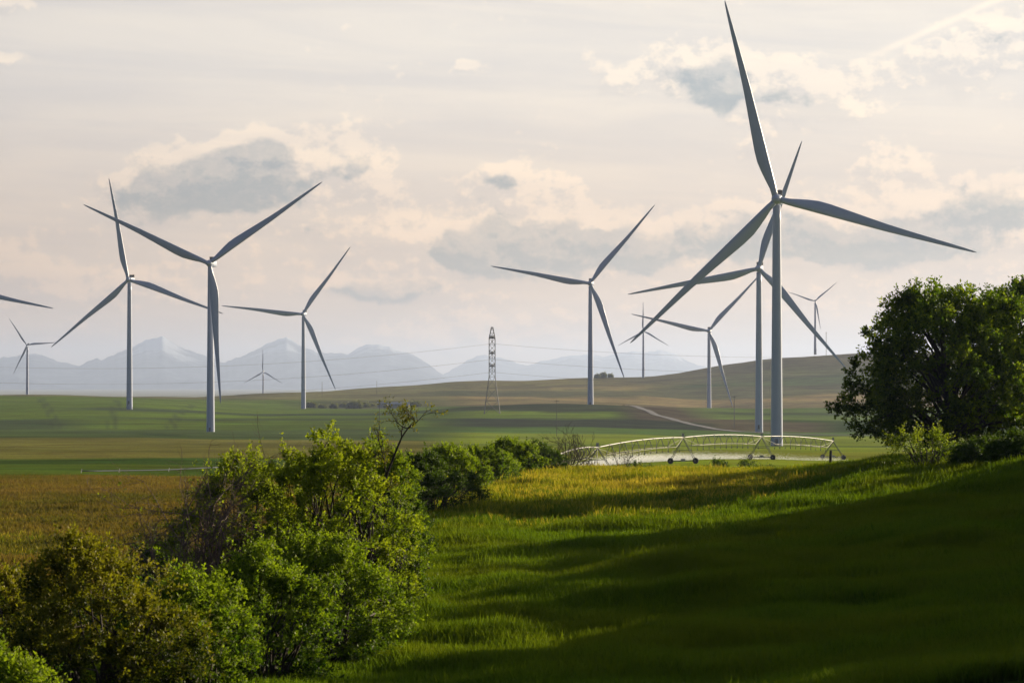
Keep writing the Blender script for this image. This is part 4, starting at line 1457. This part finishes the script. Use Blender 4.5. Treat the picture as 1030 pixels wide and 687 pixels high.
D0 = cloud_density(0.0, 0.0)
D1 = cloud_density(0.055, 0.085)             # a little up and toward the sun
cov = sstep(nt, D0, 0.12, 0.30)
cn = noise(nt, comb(AZ, mth(nt, 'MULTIPLY', EL, 1.3), 2.2), 3.6, 7.0, 0.6)
thick = mth(nt, 'MULTIPLY', sstep(nt, D1, 0.22, 0.60), sstep(nt, mth(nt, 'ADD', blob_sum(AW, EW, CORES), mth(nt, 'MULTIPLY', mth(nt, 'SUBTRACT', cn, 0.5), 1.3)), 0.28, 0.62))
relief_c = sstep(nt, mth(nt, 'SUBTRACT', D0, D1), -0.10, 0.15)

# sun-side brightness of the veil
sd = nt.nodes.new('ShaderNodeVectorMath')
sd.operation = 'DOT_PRODUCT'
nt.links.new(nrm.outputs[0], sd.inputs[0])
ce = math.cos(R_(SUN_EL))
sd.inputs[1].default_value = (math.sin(R_(SUN_AZ)) * ce, math.cos(R_(SUN_AZ)) * ce, math.sin(R_(SUN_EL)))
SD = sd.outputs['Value']
VB = 1.0     # scale of the cloud radiance
veil_far = (0.32, 0.72, 2.2)
veil_near = (10.6, 9.35, 8.2)
veil = mixc(nt, sstep(nt, SD, -0.02, 0.71), veil_far, veil_near)
# thin high streaks
st = noise(nt, comb(mth(nt, 'MULTIPLY', AZ, 0.28), mth(nt, 'ADD', mth(nt, 'MULTIPLY', EL, 2.6), mth(nt, 'MULTIPLY', AZ, 0.12)), 9.0), 1.0, 6.0, 0.6, 0.4)
veil = mixc(nt, sstep(nt, st, 0.3, 0.72), mixc(nt, 1.0, veil, (0.90, 0.90, 0.93), 'MULTIPLY'), mixc(nt, 1.0, veil, (1.07, 1.04, 1.0), 'MULTIPLY'))
# cooler and whiter with height, rosier near the horizon
veil = mixc(nt, sstep(nt, EL, 0.3, 3.6), mixc(nt, 1.0, veil, (0.85, 0.68, 0.51), 'MULTIPLY'), mixc(nt, 1.0, veil, (0.965, 1.0, 1.0), 'MULTIPLY'))
lit = mixc(nt, 1.0, veil, (1.27, 1.20, 1.09), 'MULTIPLY')
shd = mixc(nt, 1.0, veil, (0.45, 0.55, 0.65), 'MULTIPLY')
fine = noise(nt, comb(AZ, mth(nt, 'MULTIPLY', EL, 1.4), 5.0), 7.0, 6.0, 0.65, 0.3)
lit = mixc(nt, relief_c, mixc(nt, 1.0, veil, (0.93, 0.935, 0.95), 'MULTIPLY'), lit)
shd = mixc(nt, relief_c, shd, mixc(nt, 1.0, veil, (0.70, 0.75, 0.80), 'MULTIPLY'))
cloud = mixc(nt, mth(nt, 'MULTIPLY', thick, sstep(nt, fine, 0.25, 0.6, 0.75, 1.0)), lit, shd)
# vapour trail
ca, cb = ((862 - CX) / 100, (HY - 66) / 100), ((1012 - CX) / 100, (HY - 2) / 100)
ang = math.atan2(cb[1] - ca[1], cb[0] - ca[0])
ux = mth(nt, 'ADD', mth(nt, 'MULTIPLY', mth(nt, 'SUBTRACT', AZ, ca[0]), math.cos(ang)), mth(nt, 'MULTIPLY', mth(nt, 'SUBTRACT', EL, ca[1]), math.sin(ang)))
vx = mth(nt, 'ADD', mth(nt, 'MULTIPLY', mth(nt, 'SUBTRACT', AZ, ca[0]), -math.sin(ang)), mth(nt, 'MULTIPLY', mth(nt, 'SUBTRACT', EL, ca[1]), math.cos(ang)))
vx = mth(nt, 'ADD', vx, mth(nt, 'MULTIPLY', mth(nt, 'SUBTRACT', ws.outputs[2], 0.5), 0.05))
trail = mth(nt, 'MULTIPLY', mth(nt, 'EXPONENT', mth(nt, 'MULTIPLY', mth(nt, 'MULTIPLY', vx, vx), -900.0)), mth(nt, 'MULTIPLY', sstep(nt, ux, -0.1, 0.5), 1.0))
base = mixc(nt, trail, veil, mixc(nt, 1.0, veil, (1.24, 1.18, 1.09), 'MULTIPLY'))
front = mixc(nt, mth(nt, 'MULTIPLY', cov, 0.92), base, cloud)
# the veil thins overhead, where the clear sky takes over
fac = sstep(nt, EL, 4.0, 22.0, 0.92, 0.25)
skyc = mixc(nt, fac, sky.outputs[0], front)
nt.links.new(skyc, bg.inputs['Color'])
nt.links.new(bg.outputs[0], out.inputs[0])

# ------------------------------------------------------------------ sun, camera, view
S = Vector((math.sin(R_(SUN_AZ)) * ce, math.cos(R_(SUN_AZ)) * ce, math.sin(R_(SUN_EL))))
ld = bpy.data.lights.new('sun', 'SUN')
ld.energy = 5.0
ld.angle = R_(0.5)
ld.color = (1.0, 0.85, 0.61)
lo = link('sun', ld)
lo.rotation_euler = (-S).to_track_quat('-Z', 'Y').to_euler()

cam = bpy.data.cameras.new('camera')
cam.sensor_width = 36.0
cam.lens = F / 1030 * 36.0
cam.shift_y = (HY - 343.5) / 1030
cam.clip_start = 0.5
cam.clip_end = 120000
cam.dof.use_dof = True
cam.dof.focus_distance = 260
cam.dof.aperture_fstop = 7.0
co = link('camera', cam, None, (0, 0, 0), (math.pi / 2, 0, 0))
sc.camera = co

sc.view_settings.view_transform = 'Standard'
sc.view_settings.look = 'None'
sc.view_settings.gamma = 1.0
sc.view_settings.use_curve_mapping = False
sc.view_settings.exposure = 0.75
cy = sc.cycles
cy.max_bounces = 6
cy.diffuse_bounces = 3
cy.glossy_bounces = 2
cy.transmission_bounces = 4
cy.transparent_max_bounces = 4
cy.volume_bounces = 0
cy.use_adaptive_sampling = True
cy.adaptive_threshold = 0.015
cy.use_denoising = True
